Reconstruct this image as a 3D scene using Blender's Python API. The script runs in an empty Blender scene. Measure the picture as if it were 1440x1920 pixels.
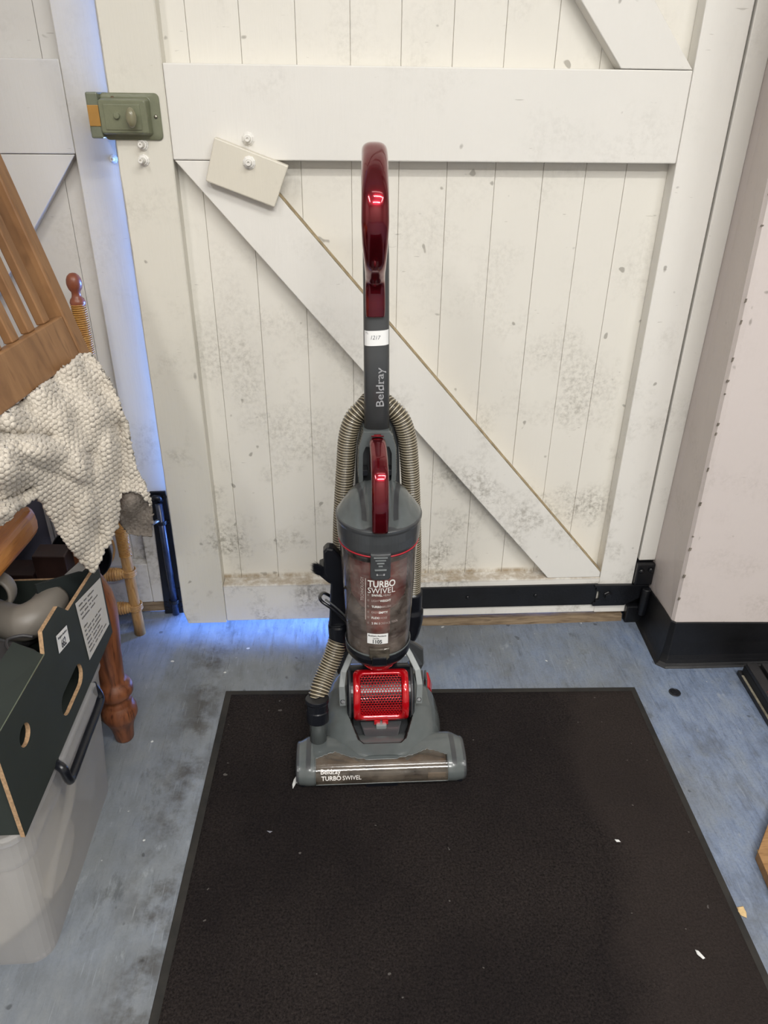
import bpy, bmesh, math, random
from mathutils import Vector, Matrix, noise

random.seed(7)
C = bpy.context.scene.collection
SC = bpy.context.scene
PI = math.pi

# ------------------------------------------------------------------ camera
F = 1380.0                      # focal length in pixels of the 1440x1920 frame
CAM = Vector((0.0, 0.0, 1.15))
# rows: world axes expressed in camera coordinates (x right, y down, z forward)
_d = Vector((-30, 2480, F)).normalized()
_a = _d.cross(Vector((0, 0, 1))).normalized()
if _a.x < 0: _a = -_a
_b = _d.cross(_a)
if _b.z < 0: _b = -_b
_psi = math.radians(3.5)
AX = _a*math.cos(_psi) + _b*math.sin(_psi)
AZ = -_d
AY = AZ.cross(AX)
M = Matrix((AX, AY, AZ))        # world = M @ cam
cam = bpy.data.cameras.new('camera'); camo = bpy.data.objects.new('camera', cam); C.objects.link(camo)
cam.sensor_fit = 'VERTICAL'; cam.sensor_height = 24.0; cam.lens = 24.0*F/1920.0
cam.clip_start = 0.02
R3 = M @ Matrix(((1, 0, 0), (0, -1, 0), (0, 0, -1)))
camo.matrix_world = Matrix.Translation(CAM) @ R3.to_4x4()
SC.camera = camo

SC.view_settings.view_transform = 'Standard'
SC.view_settings.look = 'None'
SC.view_settings.gamma = 1.0
SC.view_settings.use_curve_mapping = False
SC.view_settings.exposure = 0.0

# ------------------------------------------------------------------ daylight outside, lamps inside
w = bpy.data.worlds.new('daylight'); SC.world = w; w.use_nodes = True
w.node_tree.nodes['Background'].inputs[0].default_value = (0.30, 0.48, 1.0, 1)
w.node_tree.nodes['Background'].inputs[1].default_value = 1.2

def area(name, loc, target, sx, sy, power, col):
    l = bpy.data.lights.new(name, 'AREA'); l.shape = 'RECTANGLE'; l.size = sx; l.size_y = sy
    l.energy = power; l.color = col
    o = bpy.data.objects.new(name, l); C.objects.link(o); o.location = loc
    o.rotation_euler = (Vector(target)-Vector(loc)).to_track_quat('-Z', 'Y').to_euler()
    return o
WARM = (1.0, 0.985, 0.955)
area('tube_lamp', (0.42, 0.28, 2.44), (0.42, 0.28, 0), 1.2, 0.10, 2, WARM)
area('tube_lamp', (0.55, -0.25, 2.44), (0.55, -0.25, 0), 1.2, 0.10, 25, WARM)
area('tube_lamp', (0.35, -1.5, 2.44), (0.35, -1.5, 0), 1.2, 0.12, 74, WARM)
area('tube_lamp', (-0.9, -0.7, 2.44), (-0.9, -0.7, 0), 0.12, 1.2, 24, WARM)
area('tube_lamp', (1.4, -0.7, 2.44), (1.4, -0.7, 0), 0.12, 1.2, 20, WARM)
area('outdoor_daylight', (1.0, 3.0, 0.44), (-0.1, 1.5, 0.0), 2.9, 0.25, 880, (0.15, 0.34, 1.0))
area('outdoor_daylight', (0.55, 1.592, 0.26), (-1, 1.592, 0.26), 0.085, 0.5, 20, (0.14, 0.30, 1.0))

# ------------------------------------------------------------------ helpers
def ray(px, py): return M @ Vector((px-720, py-960, F))
def PY(px, py, Y):
    r = ray(px, py); return CAM + r*(Y/r.y)
def PZ(px, py, Z=0.0):
    r = ray(px, py); return CAM + r*((Z-CAM.z)/r.z)
def PX(px, py, X):
    r = ray(px, py); return CAM + r*(X/r.x)

def lin(c):
    c = c/255.0
    return c/12.92 if c <= 0.04045 else ((c+0.055)/1.055)**2.4
def rgb(r, g, b): return (lin(r), lin(g), lin(b), 1.0)

class MatB:
    def __init__(s, name):
        s.m = bpy.data.materials.new(name); s.m.use_nodes = True
        s.nt = s.m.node_tree; s.n = s.nt.nodes; s.b = s.n['Principled BSDF']
        s.out = s.n['Material Output']; s.col = None; s.h = None; s.tc = None
    def node(s, t, **k):
        o = s.n.new(t)
        for a, v in k.items(): setattr(o, a, v)
        return o
    def L(s, a, b): s.nt.links.new(a, b)
    def coords(s, scale=(1, 1, 1), rot=(0, 0, 0), world=False):
        mp = s.node('ShaderNodeMapping'); mp.inputs['Scale'].default_value = scale; mp.inputs['Rotation'].default_value = rot
        if world:
            g = s.node('ShaderNodeNewGeometry'); s.L(g.outputs['Position'], mp.inputs[0])
        else:
            t = s.node('ShaderNodeTexCoord'); s.L(t.outputs['Object'], mp.inputs[0])
        return mp.outputs[0]
    def noise(s, scale, detail=4, rough=0.55, co=None, dist=0.0):
        n = s.node('ShaderNodeTexNoise'); n.inputs['Scale'].default_value = scale
        n.inputs['Detail'].default_value = detail; n.inputs['Roughness'].default_value = rough
        n.inputs['Distortion'].default_value = dist
        if co is not None: s.L(co, n.inputs['Vector'])
        return n.outputs['Fac']
    def ramp(s, fac, stops):
        r = s.node('ShaderNodeValToRGB'); e = r.color_ramp.elements
        while len(e) < len(stops): e.new(0.5)
        for i, (p, c) in enumerate(stops):
            e[i].position = p; e[i].color = c if len(c) == 4 else (*c, 1)
        s.L(fac, r.inputs[0]); return r.outputs[0]
    def mask(s, fac, lo, hi):
        m = s.node('ShaderNodeMapRange'); m.inputs[1].default_value = lo; m.inputs[2].default_value = hi
        m.clamp = True; s.L(fac, m.inputs[0]); return m.outputs[0]
    def math(s, op, a, b=None):
        m = s.node('ShaderNodeMath', operation=op)
        for i, v in enumerate((a, b)):
            if v is None: continue
            if isinstance(v, (int, float)): m.inputs[i].default_value = v
            else: s.L(v, m.inputs[i])
        return m.outputs[0]
    def mix(s, fac, a, b):
        m = s.node('ShaderNodeMix', data_type='RGBA')
        for v, k in ((fac, 0), (a, 6), (b, 7)):
            if isinstance(v, (int, float)): m.inputs[k].default_value = v
            elif isinstance(v, tuple): m.inputs[k].default_value = v
            else: s.L(v, m.inputs[k])
        return m.outputs[2]
    def bump(s, h, strength=0.3, dist=0.002):
        b = s.node('ShaderNodeBump'); b.inputs['Strength'].default_value = strength; b.inputs['Distance'].default_value = dist
        s.L(h, b.inputs['Height']); s.L(b.outputs[0], s.b.inputs['Normal'])
    def set(s, **k):
        names = dict(rough='Roughness', metal='Metallic', coat='Coat Weight', coatr='Coat Roughness', trans='Transmission Weight',
                     alpha='Alpha', spec='Specular IOR Level', ior='IOR', sheen='Sheen Weight', sss='Subsurface Weight')
        for a, v in k.items():
            i = s.b.inputs[names[a]]
            if isinstance(v, (int, float)): i.default_value = v
            else: s.L(v, i)
        return s
    def base(s, c):
        if isinstance(c, tuple): s.b.inputs['Base Color'].default_value = c
        else: s.L(c, s.b.inputs['Base Color'])
        return s

def plain(name, c, rough=0.5, var=0.12, nscale=30, bump=0.0, **k):
    m = MatB(name); co = m.coords()
    n = m.noise(nscale, 3, co=co)
    dark = tuple(x*(1-var) for x in c[:3])+(1,); light = tuple(min(1, x*(1+var)) for x in c[:3])+(1,)
    m.base(m.ramp(n, [(0.3, dark), (0.7, light)])); m.set(rough=rough, **k)
    if bump: m.bump(m.noise(nscale*6, 2, co=co), bump, 0.001)
    return m.m

def wood(name, c1, c2, c3, scale=(40, 40, 3), rough=0.4, knots=False):
    m = MatB(name); co = m.coords(scale)
    n = m.noise(1.0, 6, 0.6, co, 0.6); n2 = m.noise(4.0, 2, 0.5, co)
    c = m.ramp(n, [(0.3, c1), (0.5, c2), (0.72, c3)])
    c = m.mix(m.mask(n2, 0.55, 0.75), c, c1); m.base(c); m.set(rough=rough); m.bump(n2, 0.15, 0.0005)
    return m.m

def door_paint(name, tone, dirt=1.0, warm=False):
    m = MatB(name); co = m.coords(world=True)
    big = m.noise(2.2, 3, co=co); c = m.ramp(big, [(0.3, tuple(x*0.955 for x in tone[:3])+(1,)), (0.7, tone)])
    g = m.node('ShaderNodeNewGeometry'); sp = m.node('ShaderNodeSeparateXYZ'); m.L(g.outputs['Position'], sp.inputs[0])
    low = m.mask(sp.outputs['Z'], 0.85, 0.1)
    # grime speckle, denser near the foot of the door
    sp1 = m.noise(95, 4, 0.7, co); sp2 = m.noise(7, 4, 0.6, co)
    patch = m.math('MULTIPLY', m.mask(sp2, 0.50, 0.68), m.math('ADD', m.math('MULTIPLY', low, 0.95), 0.22))
    k = m.math('MULTIPLY', m.math('MULTIPLY', m.mask(sp1, 0.42, 0.66), patch), 0.62*dirt)
    c = m.mix(k, c, rgb(112, 104, 88))
    # smears running along the boards
    sm = m.noise(1.0, 5, 0.65, m.coords((55, 55, 7), world=True)); k2 = m.math('MULTIPLY', m.mask(sm, 0.60, 0.78), m.math('MULTIPLY', patch, 0.55*dirt))
    c = m.mix(k2, c, rgb(98, 92, 80))
    # small knocks and dings
    v = m.noise(38, 1, 0.4, co); k3 = m.math('MULTIPLY', m.mask(v, 0.765, 0.80), 0.55)
    c = m.mix(k3, c, rgb(105, 98, 86))
    sc = m.noise(1.0, 2, 0.5, m.coords((30, 30, 160), rot=(0, 0.6, 0), world=True)); k4 = m.math('MULTIPLY', m.mask(sc, 0.755, 0.80), 0.35)
    c = m.mix(k4, c, rgb(120, 112, 100))
    lz = m.math('ABSOLUTE', m.math('SUBTRACT', sp.outputs['Z'], 0.1325)); dn = m.noise(30, 4, .7, m.coords((1, 1, .4), world=True))
    c = m.mix(m.math('MULTIPLY', m.mask(lz, 0.010, 0.002), m.math('MULTIPLY', m.mask(dn, 0.34, 0.58), 0.75 if 'board' in name else 0.0)), c, rgb(140, 116, 78))
    m.base(c); m.set(rough=0.42)
    m.bump(m.math('ADD', m.noise(1.0, 4, 0.6, m.coords((160, 160, 14), world=True)), m.math('MULTIPLY', v, 0.6)), 0.22, 0.0012)
    return m.m

class MB:
    """collects shapes given in world coordinates and links them as one mesh object"""
    def __init__(s): s.v = []; s.f = []; s.mi = []; s.cur = 0
    def mat(s, i): s.cur = i; return s
    def add(s, vs, fs):
        o = len(s.v); s.v += [Vector(x) for x in vs]
        for f in fs: s.f.append([i+o for i in f]); s.mi.append(s.cur)
        return s
    def box(s, x0, x1, y0, y1, z0, z1, T=None):
        vs = [Vector((x, y, z)) for z in (z0, z1) for y in (y0, y1) for x in (x0, x1)]
        if T is not None: vs = [T @ v for v in vs]
        return s.add(vs, [(0, 2, 3, 1), (4, 5, 7, 6), (0, 1, 5, 4), (2, 6, 7, 3), (0, 4, 6, 2), (1, 3, 7, 5)])
    def prism(s, poly, off):
        """poly: list of 3-D points, extruded by vector off"""
        n = len(poly); off = Vector(off); a = [Vector(p) for p in poly]; b = [p+off for p in a]
        return s.add(a+b, [tuple(range(n))[::-1], tuple(range(n, 2*n))] + [(i, (i+1) % n, n+(i+1) % n, n+i) for i in range(n)])
    def rings(s, rings, cap=True, closed=True):
        n = len(rings[0]); vs = [p for r in rings for p in r]; fs = []
        for i in range(len(rings)-1):
            for j in range(n if closed else n-1):
                k = (j+1) % n; fs.append((i*n+j, i*n+k, (i+1)*n+k, (i+1)*n+j))
        if cap and closed:
            fs.append(tuple(range(n))[::-1]); fs.append(tuple((len(rings)-1)*n+j for j in range(n)))
        return s.add(vs, fs)
    def lathe(s, prof, o, axis=(0, 0, 1), seg=32, cap=True, up=None):
        axis = Vector(axis).normalized(); t = Vector((1, 0, 0)) if abs(axis.x) < .9 else Vector((0, 1, 0))
        u = axis.cross(t).normalized(); v = axis.cross(u); o = Vector(o)
        return s.rings([[o+axis*h+(u*math.cos(2*PI*k/seg)+v*math.sin(2*PI*k/seg))*r for k in range(seg)] for r, h in prof], cap)
    def tube(s, path, r, seg=12, cap=True):
        P = [Vector(p) for p in path]; n = len(P); rs = r if isinstance(r, (list, tuple)) else [r]*n
        T = [(P[min(i+1, n-1)]-P[max(i-1, 0)]).normalized() for i in range(n)]
        ref = Vector((0, 0, 1)) if abs(T[0].z) < .9 else Vector((0, 1, 0))
        u = (ref-T[0]*ref.dot(T[0])).normalized(); R = []
        for i in range(n):
            u = (u-T[i]*u.dot(T[i])).normalized(); v = T[i].cross(u)
            R.append([P[i]+(u*math.cos(2*PI*k/seg)+v*math.sin(2*PI*k/seg))*rs[i] for k in range(seg)])
        return s.rings(R, cap)
    def sheet(s, fn, nu, nv, keep=None):
        vs = [fn(i/nu, j/nv) for j in range(nv+1) for i in range(nu+1)]
        fs = []
        for j in range(nv):
            for i in range(nu):
                if keep and not keep((i+.5)/nu, (j+.5)/nv): continue
                a = j*(nu+1)+i; fs.append((a, a+1, a+nu+2, a+nu+1))
        return s.add(vs, fs)
    def build(s, name, mats, parent=None, smooth=False, bevel=0, bseg=2, thick=0, origin=None, toff=1.0, angle=None, fix=True):
        me = bpy.data.meshes.new(name)
        org = Vector(origin) if origin is not None else (wloc(parent) if parent else Vector((0, 0, 0)))
        me.from_pydata([v-org for v in s.v], [], s.f)
        if not isinstance(mats, (list, tuple)): mats = [mats]
        for m in mats: me.materials.append(m)
        me.polygons.foreach_set('material_index', s.mi)
        if fix:
            bm = bmesh.new(); bm.from_mesh(me); bmesh.ops.recalc_face_normals(bm, faces=bm.faces); bm.to_mesh(me); bm.free()
        if smooth: me.polygons.foreach_set('use_smooth', [True]*len(me.polygons))
        me.update()
        o = bpy.data.objects.new(name, me); C.objects.link(o)
        if parent is not None:
            o.parent = parent; o.location = org-wloc(parent)
        else: o.location = org
        if thick:
            q = o.modifiers.new('thick', 'SOLIDIFY'); q.thickness = thick; q.offset = toff
        if bevel:
            q = o.modifiers.new('bevel', 'BEVEL'); q.width = bevel; q.segments = bseg; q.limit_method = 'ANGLE'; q.angle_limit = math.radians(angle or 40)
            q.harden_normals = False
        return o
def wloc(o):
    v = Vector((0, 0, 0))
    while o is not None: v += o.location; o = o.parent
    return v
def thing(name, label, cat, loc, group=None):
    o = bpy.data.objects.new(name, None); C.objects.link(o); o.location = loc; o.empty_display_size = 0.05
    o['label'] = label; o['category'] = cat
    if group: o['group'] = group
    return o
def tag(o, label, cat, group=None):
    o['label'] = label; o['category'] = cat
    if group: o['group'] = group
    return o
def struct(o): o['kind'] = 'structure'; return o
def sname(name, loc=(0, 0, 0)):
    o = bpy.data.objects.new(name, None); C.objects.link(o); o.location = loc; o.empty_display_size = .05; o['kind'] = 'structure'; return o
def interp(t, pts):
    if t <= pts[0][0]: return pts[0][1]
    for (a, x), (b, y) in zip(pts, pts[1:]):
        if t <= b: return x+(y-x)*(t-a)/(b-a)
    return pts[-1][1]
def catmull(pts, n=8):
    P = [Vector(p) for p in pts]; P = [P[0]*2-P[1]]+P+[P[-1]*2-P[-2]]; out = []
    for i in range(1, len(P)-2):
        for k in range(n):
            t = k/n; a, b, c, d = P[i-1:i+3]
            out.append(0.5*((2*b)+(c-a)*t+(2*a-5*b+4*c-d)*t*t+(3*b-a-3*c+d)*t**3))
    out.append(P[-2]); return out
def smoothstep(a, b, x):
    t = max(0, min(1, (x-a)/(b-a))); return t*t*(3-2*t)

_txt = {}
def text_geo(st, bold=0.0, shear=0.0, spacing=1.0, res=3):
    """flat glyph geometry of a string, cap height 1, left aligned"""
    key = (st, bold, shear, spacing)
    if key in _txt: return _txt[key]
    cu = bpy.data.curves.new('t', 'FONT'); cu.body = st; cu.size = 1; cu.offset = bold; cu.shear = shear; cu.space_character = spacing
    cu.resolution_u = res; cu.fill_mode = 'FRONT'
    o = bpy.data.objects.new('t', cu); C.objects.link(o); bpy.context.view_layer.update()
    me = bpy.data.meshes.new_from_object(o.evaluated_get(bpy.context.evaluated_depsgraph_get()))
    vs = [(v.co.x, v.co.y) for v in me.vertices]; fs = [tuple(p.vertices) for p in me.polygons]
    bpy.data.objects.remove(o); bpy.data.curves.remove(cu); bpy.data.meshes.remove(me)
    k = 1/0.70; vs = [(x*k, y*k) for x, y in vs]; x0 = min(v[0] for v in vs); wd = max(v[0] for v in vs)-x0
    vs = [(x-x0, y) for x, y in vs]
    _txt[key] = (vs, fs, wd); return _txt[key]
def text(mb, st, fn, u0, v0, h, width=None, bold=0.0, shear=0.0, spacing=1.0):
    """writes st through fn(u, v) -> point; u0, v0 lower left; h cap height; width squeezes it"""
    vs, fs, wd = text_geo(st, bold, shear, spacing); sx = h if width is None else width/wd
    mb.add([fn(u0+x*sx, v0+y*h) for x, y in vs], fs)

# ------------------------------------------------------------------ materials
PAINT = door_paint('door_paint', rgb(226, 223, 216))
PAINT2 = door_paint('door_board_paint', rgb(226, 222, 212), 1.2)
PAINT_SHADED = door_paint('left_door_shaded_paint', rgb(200, 197, 192), 1.2)  # shade on the left leaf is put into this darker paint tone
WALLP = door_paint('wall_paint', rgb(204, 194, 189), 0.45)
BLACKP = plain('black_gloss_paint', rgb(13, 13, 16), 0.42, 0.4, 14, 0.4)
IRON = plain('painted_black_iron', rgb(13, 14, 18), 0.38, 0.4, 30, 0.6)
RUSTW = wood('weathered_sill_wood', rgb(70, 55, 40), rgb(120, 102, 80), rgb(150, 132, 108), (6, 40, 60), 0.8)
CEIL = plain('ceiling_paint', rgb(225, 222, 215), 0.8, 0.02)
BACKW = plain('room_wall_paint', rgb(186, 182, 176), 0.8, 0.05, 2)
GROUND = plain('outdoor_concrete', rgb(140, 142, 146), 0.9, 0.2, 8)

m = MatB('blue_vinyl'); co = m.coords(world=True)
st = m.noise(1.0, 6, 0.65, m.coords((130, 15, 1), (0, 0, 0.10), world=True), 0.2)
c = m.ramp(st, [(0.22, rgb(98, 111, 135)), (0.5, rgb(111, 125, 149)), (0.72, rgb(130, 143, 165))])
mo = m.noise(26, 5, 0.7, m.coords((1, .55, 1), world=True)); c = m.mix(m.math('MULTIPLY', m.mask(mo, 0.48, 0.64), 0.5), c, rgb(128, 136, 144)); c = m.mix(m.math('MULTIPLY', m.mask(mo, 0.50, 0.36), 0.45), c, rgb(84, 90, 98))
bl = m.noise(3.0, 4, 0.6, co); c = m.mix(m.math('MULTIPLY', m.mask(bl, 0.42, 0.66), 0.75), c, rgb(116, 119, 118))
bl2 = m.noise(5.5, 5, 0.65, m.coords((1, 1, 1), (0, 0, 2), world=True)); c = m.mix(m.math('MULTIPLY', m.mask(bl2, 0.56, 0.72), 0.6), c, rgb(70, 71, 70))
bl3 = m.noise(2.3, 2, 0.5, m.coords((1, 1, 1), (0, 0, 4), world=True)); c = m.mix(m.math('MULTIPLY', m.mask(bl3, 0.52, 0.7), 0.4), c, rgb(92, 88, 74))
fi = m.noise(220, 3, 0.7, co); c = m.mix(m.math('MULTIPLY', m.mask(fi, 0.45, 0.7), 0.28), c, rgb(62, 66, 74))
gp = m.node('ShaderNodeNewGeometry'); sx_ = m.node('ShaderNodeSeparateXYZ'); m.L(gp.outputs['Position'], sx_.inputs[0])
wn = m.noise(2.6, 4, 0.6, m.coords((1, 1, 1), (0, 0, 1.3), world=True)); wx = m.math('ADD', sx_.outputs['X'], m.math('MULTIPLY', m.math('SUBTRACT', wn, 0.5), 0.9))
c = m.mix(m.math('MULTIPLY', m.mask(wx, 0.55, -0.05), 0.62), c, m.mix(mo, rgb(90, 94, 96), rgb(142, 145, 146)))
dn = m.noise(11, 5, 0.7, co); dx_ = m.math('ABSOLUTE', m.math('ADD', sx_.outputs['X'], 0.318)); dk = m.math('MULTIPLY', m.mask(dx_, 0.075, 0.0), m.mask(dn, 0.46, 0.60))
c = m.mix(m.math('MULTIPLY', dk, 0.75), c, rgb(58, 52, 44))
dn2 = m.noise(17, 5, 0.7, m.coords((1, .5, 1), (0, 0, .3), world=True)); c = m.mix(m.math('MULTIPLY', m.mask(dn2, 0.60, 0.70), 0.55), c, rgb(62, 64, 64)); c = m.mix(m.math('MULTIPLY', m.mask(dn2, 0.38, 0.30), 0.5), c, rgb(160, 166, 170))
s1 = m.noise(1.0, 1, 0.4, m.coords((260, 14, 1), (0, 0, 0.5), world=True)); s2 = m.noise(1.0, 1, 0.4, m.coords((240, 16, 1), (0, 0, -0.35), world=True))
c = m.mix(m.math('MULTIPLY', m.mask(s1, 0.68, 0.76), 0.25), c, rgb(158, 166, 174)); c = m.mix(m.math('MULTIPLY', m.mask(s2, 0.70, 0.77), 0.25), c, rgb(152, 158, 162))
sp = m.noise(48, 1, 0.4, co); c = m.mix(m.math('MULTIPLY', m.mask(sp, 0.775, 0.79), 0.8), c, rgb(214, 216, 214))
sp = m.noise(40, 1, 0.4, m.coords((1, 1, 1), (0, 0, 1), world=True)); c = m.mix(m.math('MULTIPLY', m.mask(sp, 0.76, 0.79), 0.55), c, rgb(45, 45, 45))
m.base(c); m.set(rough=m.mask(st, 0.1, 1.2), spec=0.35); m.set(rough=0.42); m.bump(m.math('ADD', st, fi), 0.12, 0.001); FLOORM = m.m

# ------------------------------------------------------------------ the room
b = MB(); b.box(-1.7, 2.6, -2.6, 1.56, -0.05, 0.0); struct(b.build('floor', FLOORM))
b = MB(); b.box(-3.5, 5, 1.56, 6, -0.06, -0.004); struct(b.build('pavement_outside', GROUND))
b = MB(); b.box(-1.7, 2.6, -2.6, 1.6, 2.5, 2.55); struct(b.build('ceiling', CEIL))
b = MB(); b.box(-1.75, -1.7, -2.6, 1.6, 0, 2.5); struct(b.build('wall_left', BACKW))
b = MB(); b.box(-1.7, 2.6, -2.65, -2.6, 0, 2.5); struct(b.build('wall_back', BACKW))
b = MB(); b.box(2.6, 2.65, -2.6, 1.31, 0, 2.5); struct(b.build('wall_far_right', BACKW))
b = MB(); b.box(-1.7, -1.36, 1.5, 1.62, 0, 2.5); b.box(-1.36, 0.76, 1.5, 1.62, 2.12, 2.5); struct(b.build('wall_front', WALLP))
# the pier on the right: reveal and front face, its arris a little rounded and leaning
def pier():
    b = MB(); zs = [0, .12, .4, .8, 1.2, 1.7, 2.5]; cx = [.752, .744, .737, .728, .716, .706, .700]; rings = []
    for z, x in zip(zs, cx):
        r = [(2.6, 1.306, z)]
        r += [(x+.012, 1.306, z), (x+.004, 1.309, z), (x, 1.318, z), (.757, 1.452, z), (.757, 1.62, z), (2.6, 1.62, z)]
        rings.append([Vector(p) for p in r])
    b.rings(rings, True); return b.build('wall_right', WALLP, bevel=0)
pr_ = struct(pier())
rn = random.Random(5); CH = plain('bare_plaster_chip', rgb(112, 104, 94), .9, .3, 80)
for z in (.18, .24, .31, .345, .42, .50, .58, .60, .665, .69, .73, .80, .84, .97, 1.02):
    xx = interp(z, [(0, .752), (.12, .744), (.4, .737), (.8, .728), (1.2, .716)])+.0035; h = rn.uniform(.003, .011); q = rn.uniform(.0012, .0028)
    b = MB(); b.prism([(xx-q, 1.3085, z), (xx+q*.6, 1.3078, z+h*.2), (xx+q, 1.3078, z+h), (xx-q*.7, 1.3085, z+h*.9)], (0, .002, 0)); b.build('paint_chip', CH, pr_)
# cove skirting: swept profile along reveal and face
def cove():
    prof = [(.0, .122), (.004, .121), (.005, .065), (.0065, .045), (.008, .030), (.011, .019), (.014, .010), (.018, .004), (.023, .0), (.0, .0)]
    path = [(Vector((.757, 1.475)), Vector((-1, 0))), (Vector((.748, 1.34)), Vector((-1, -.1))), (Vector((.744, 1.313)), Vector((-.9, -.5))),
            (Vector((.752, 1.306)), Vector((-.5, -.9))), (Vector((.80, 1.306)), Vector((0, -1))), (Vector((1.2, 1.306)), Vector((0, -1))), (Vector((2.6, 1.306)), Vector((0, -1)))]
    b = MB(); rr = []
    for i, (p, n) in enumerate(path):
        top = [.10, .118, .122, .122, .121, .108, .10][i]
        rr.append([Vector((p.x+n.x*d, p.y+n.y*d, z*top/.122)) for d, z in prof])
    b.rings(rr, True); return b.build('baseboard_right', BLACKP, smooth=False, bevel=.002)
struct(cove())
# frame post right of the door, with its black iron hook plate
def frame():
    t = sname('trim_1', (.735, 1.50, 0))
    b = MB(); b.box(.7165, .757, 1.478, 1.60, .178, 2.12); b.build('post', PAINT, t, bevel=.002)
    b = MB(); b.box(.7165, .757, 1.485, 1.60, 0, .178); b.build('post_foot', BLACKP, t, bevel=.002)
    b = MB(); b.box(-1.36, .757, 1.50, 1.60, 2.08, 2.14); b.build('head', PAINT, t, bevel=.002)
    b = MB(); b.box(-1.36, -1.325, 1.50, 1.60, 0, 2.08); b.build('post', PAINT, t, bevel=.002)
    b = MB(); b.box(.712, .756, 1.466, 1.479, .112, .174); b.build('iron_plate', IRON, t, bevel=.003)
    for (x, z) in ((.722, .155), (.745, .158)):
        b = MB(); b.lathe([(.007, 0), (.006, .004), (.002, .006)], (x, 1.466, z), (0, -1, 0), 12); b.build('screw', IRON, t, smooth=True)
    b = MB(); b.tube([(.742, 1.458, .03), (.742, 1.458, .108)], .011, 14); b.build('hinge_knuckle', IRON, t, smooth=True, bevel=.002)
    b = MB(); b.box(.705, .752, 1.462, 1.48, -.0, .05); b.build('iron_socket', IRON, t, bevel=.003)
    return t
frame()

def jag(b, T=None): return b
def plank_set(t, y, x0, x1, z0, z1, edges, mat, holes=None):
    xs = [x0]+[e for e in edges if x0 < e < x1]+[x1]
    for a, c in zip(xs, xs[1:]):
        yy = y+random.uniform(0, .0006)
        b = MB(); b.box(a+.0003, c-.0003, yy, yy+.012, z0, z1); b.box(c-.004, min(c+.006, x1), yy+.004, yy+.009, z0, z1); b.build('plank', mat, t, bevel=.0007, bseg=1)
def bolt(t, x, y, z, mat, r=.0085, ln=.010, parent=None):
    b = MB(); b.lathe([(r*1.35, 0), (r*1.35, .0015), (r, .003), (r, .0065), (r*.72, .007), (r*.62, .007+ln*.4), (r*.55, .007+ln), (r*.28, .007+ln), (r*.22, .004+ln)], (x, y, z), (0, -1, .03), 10)
    return b.build('bolt', mat, parent or t)

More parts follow.
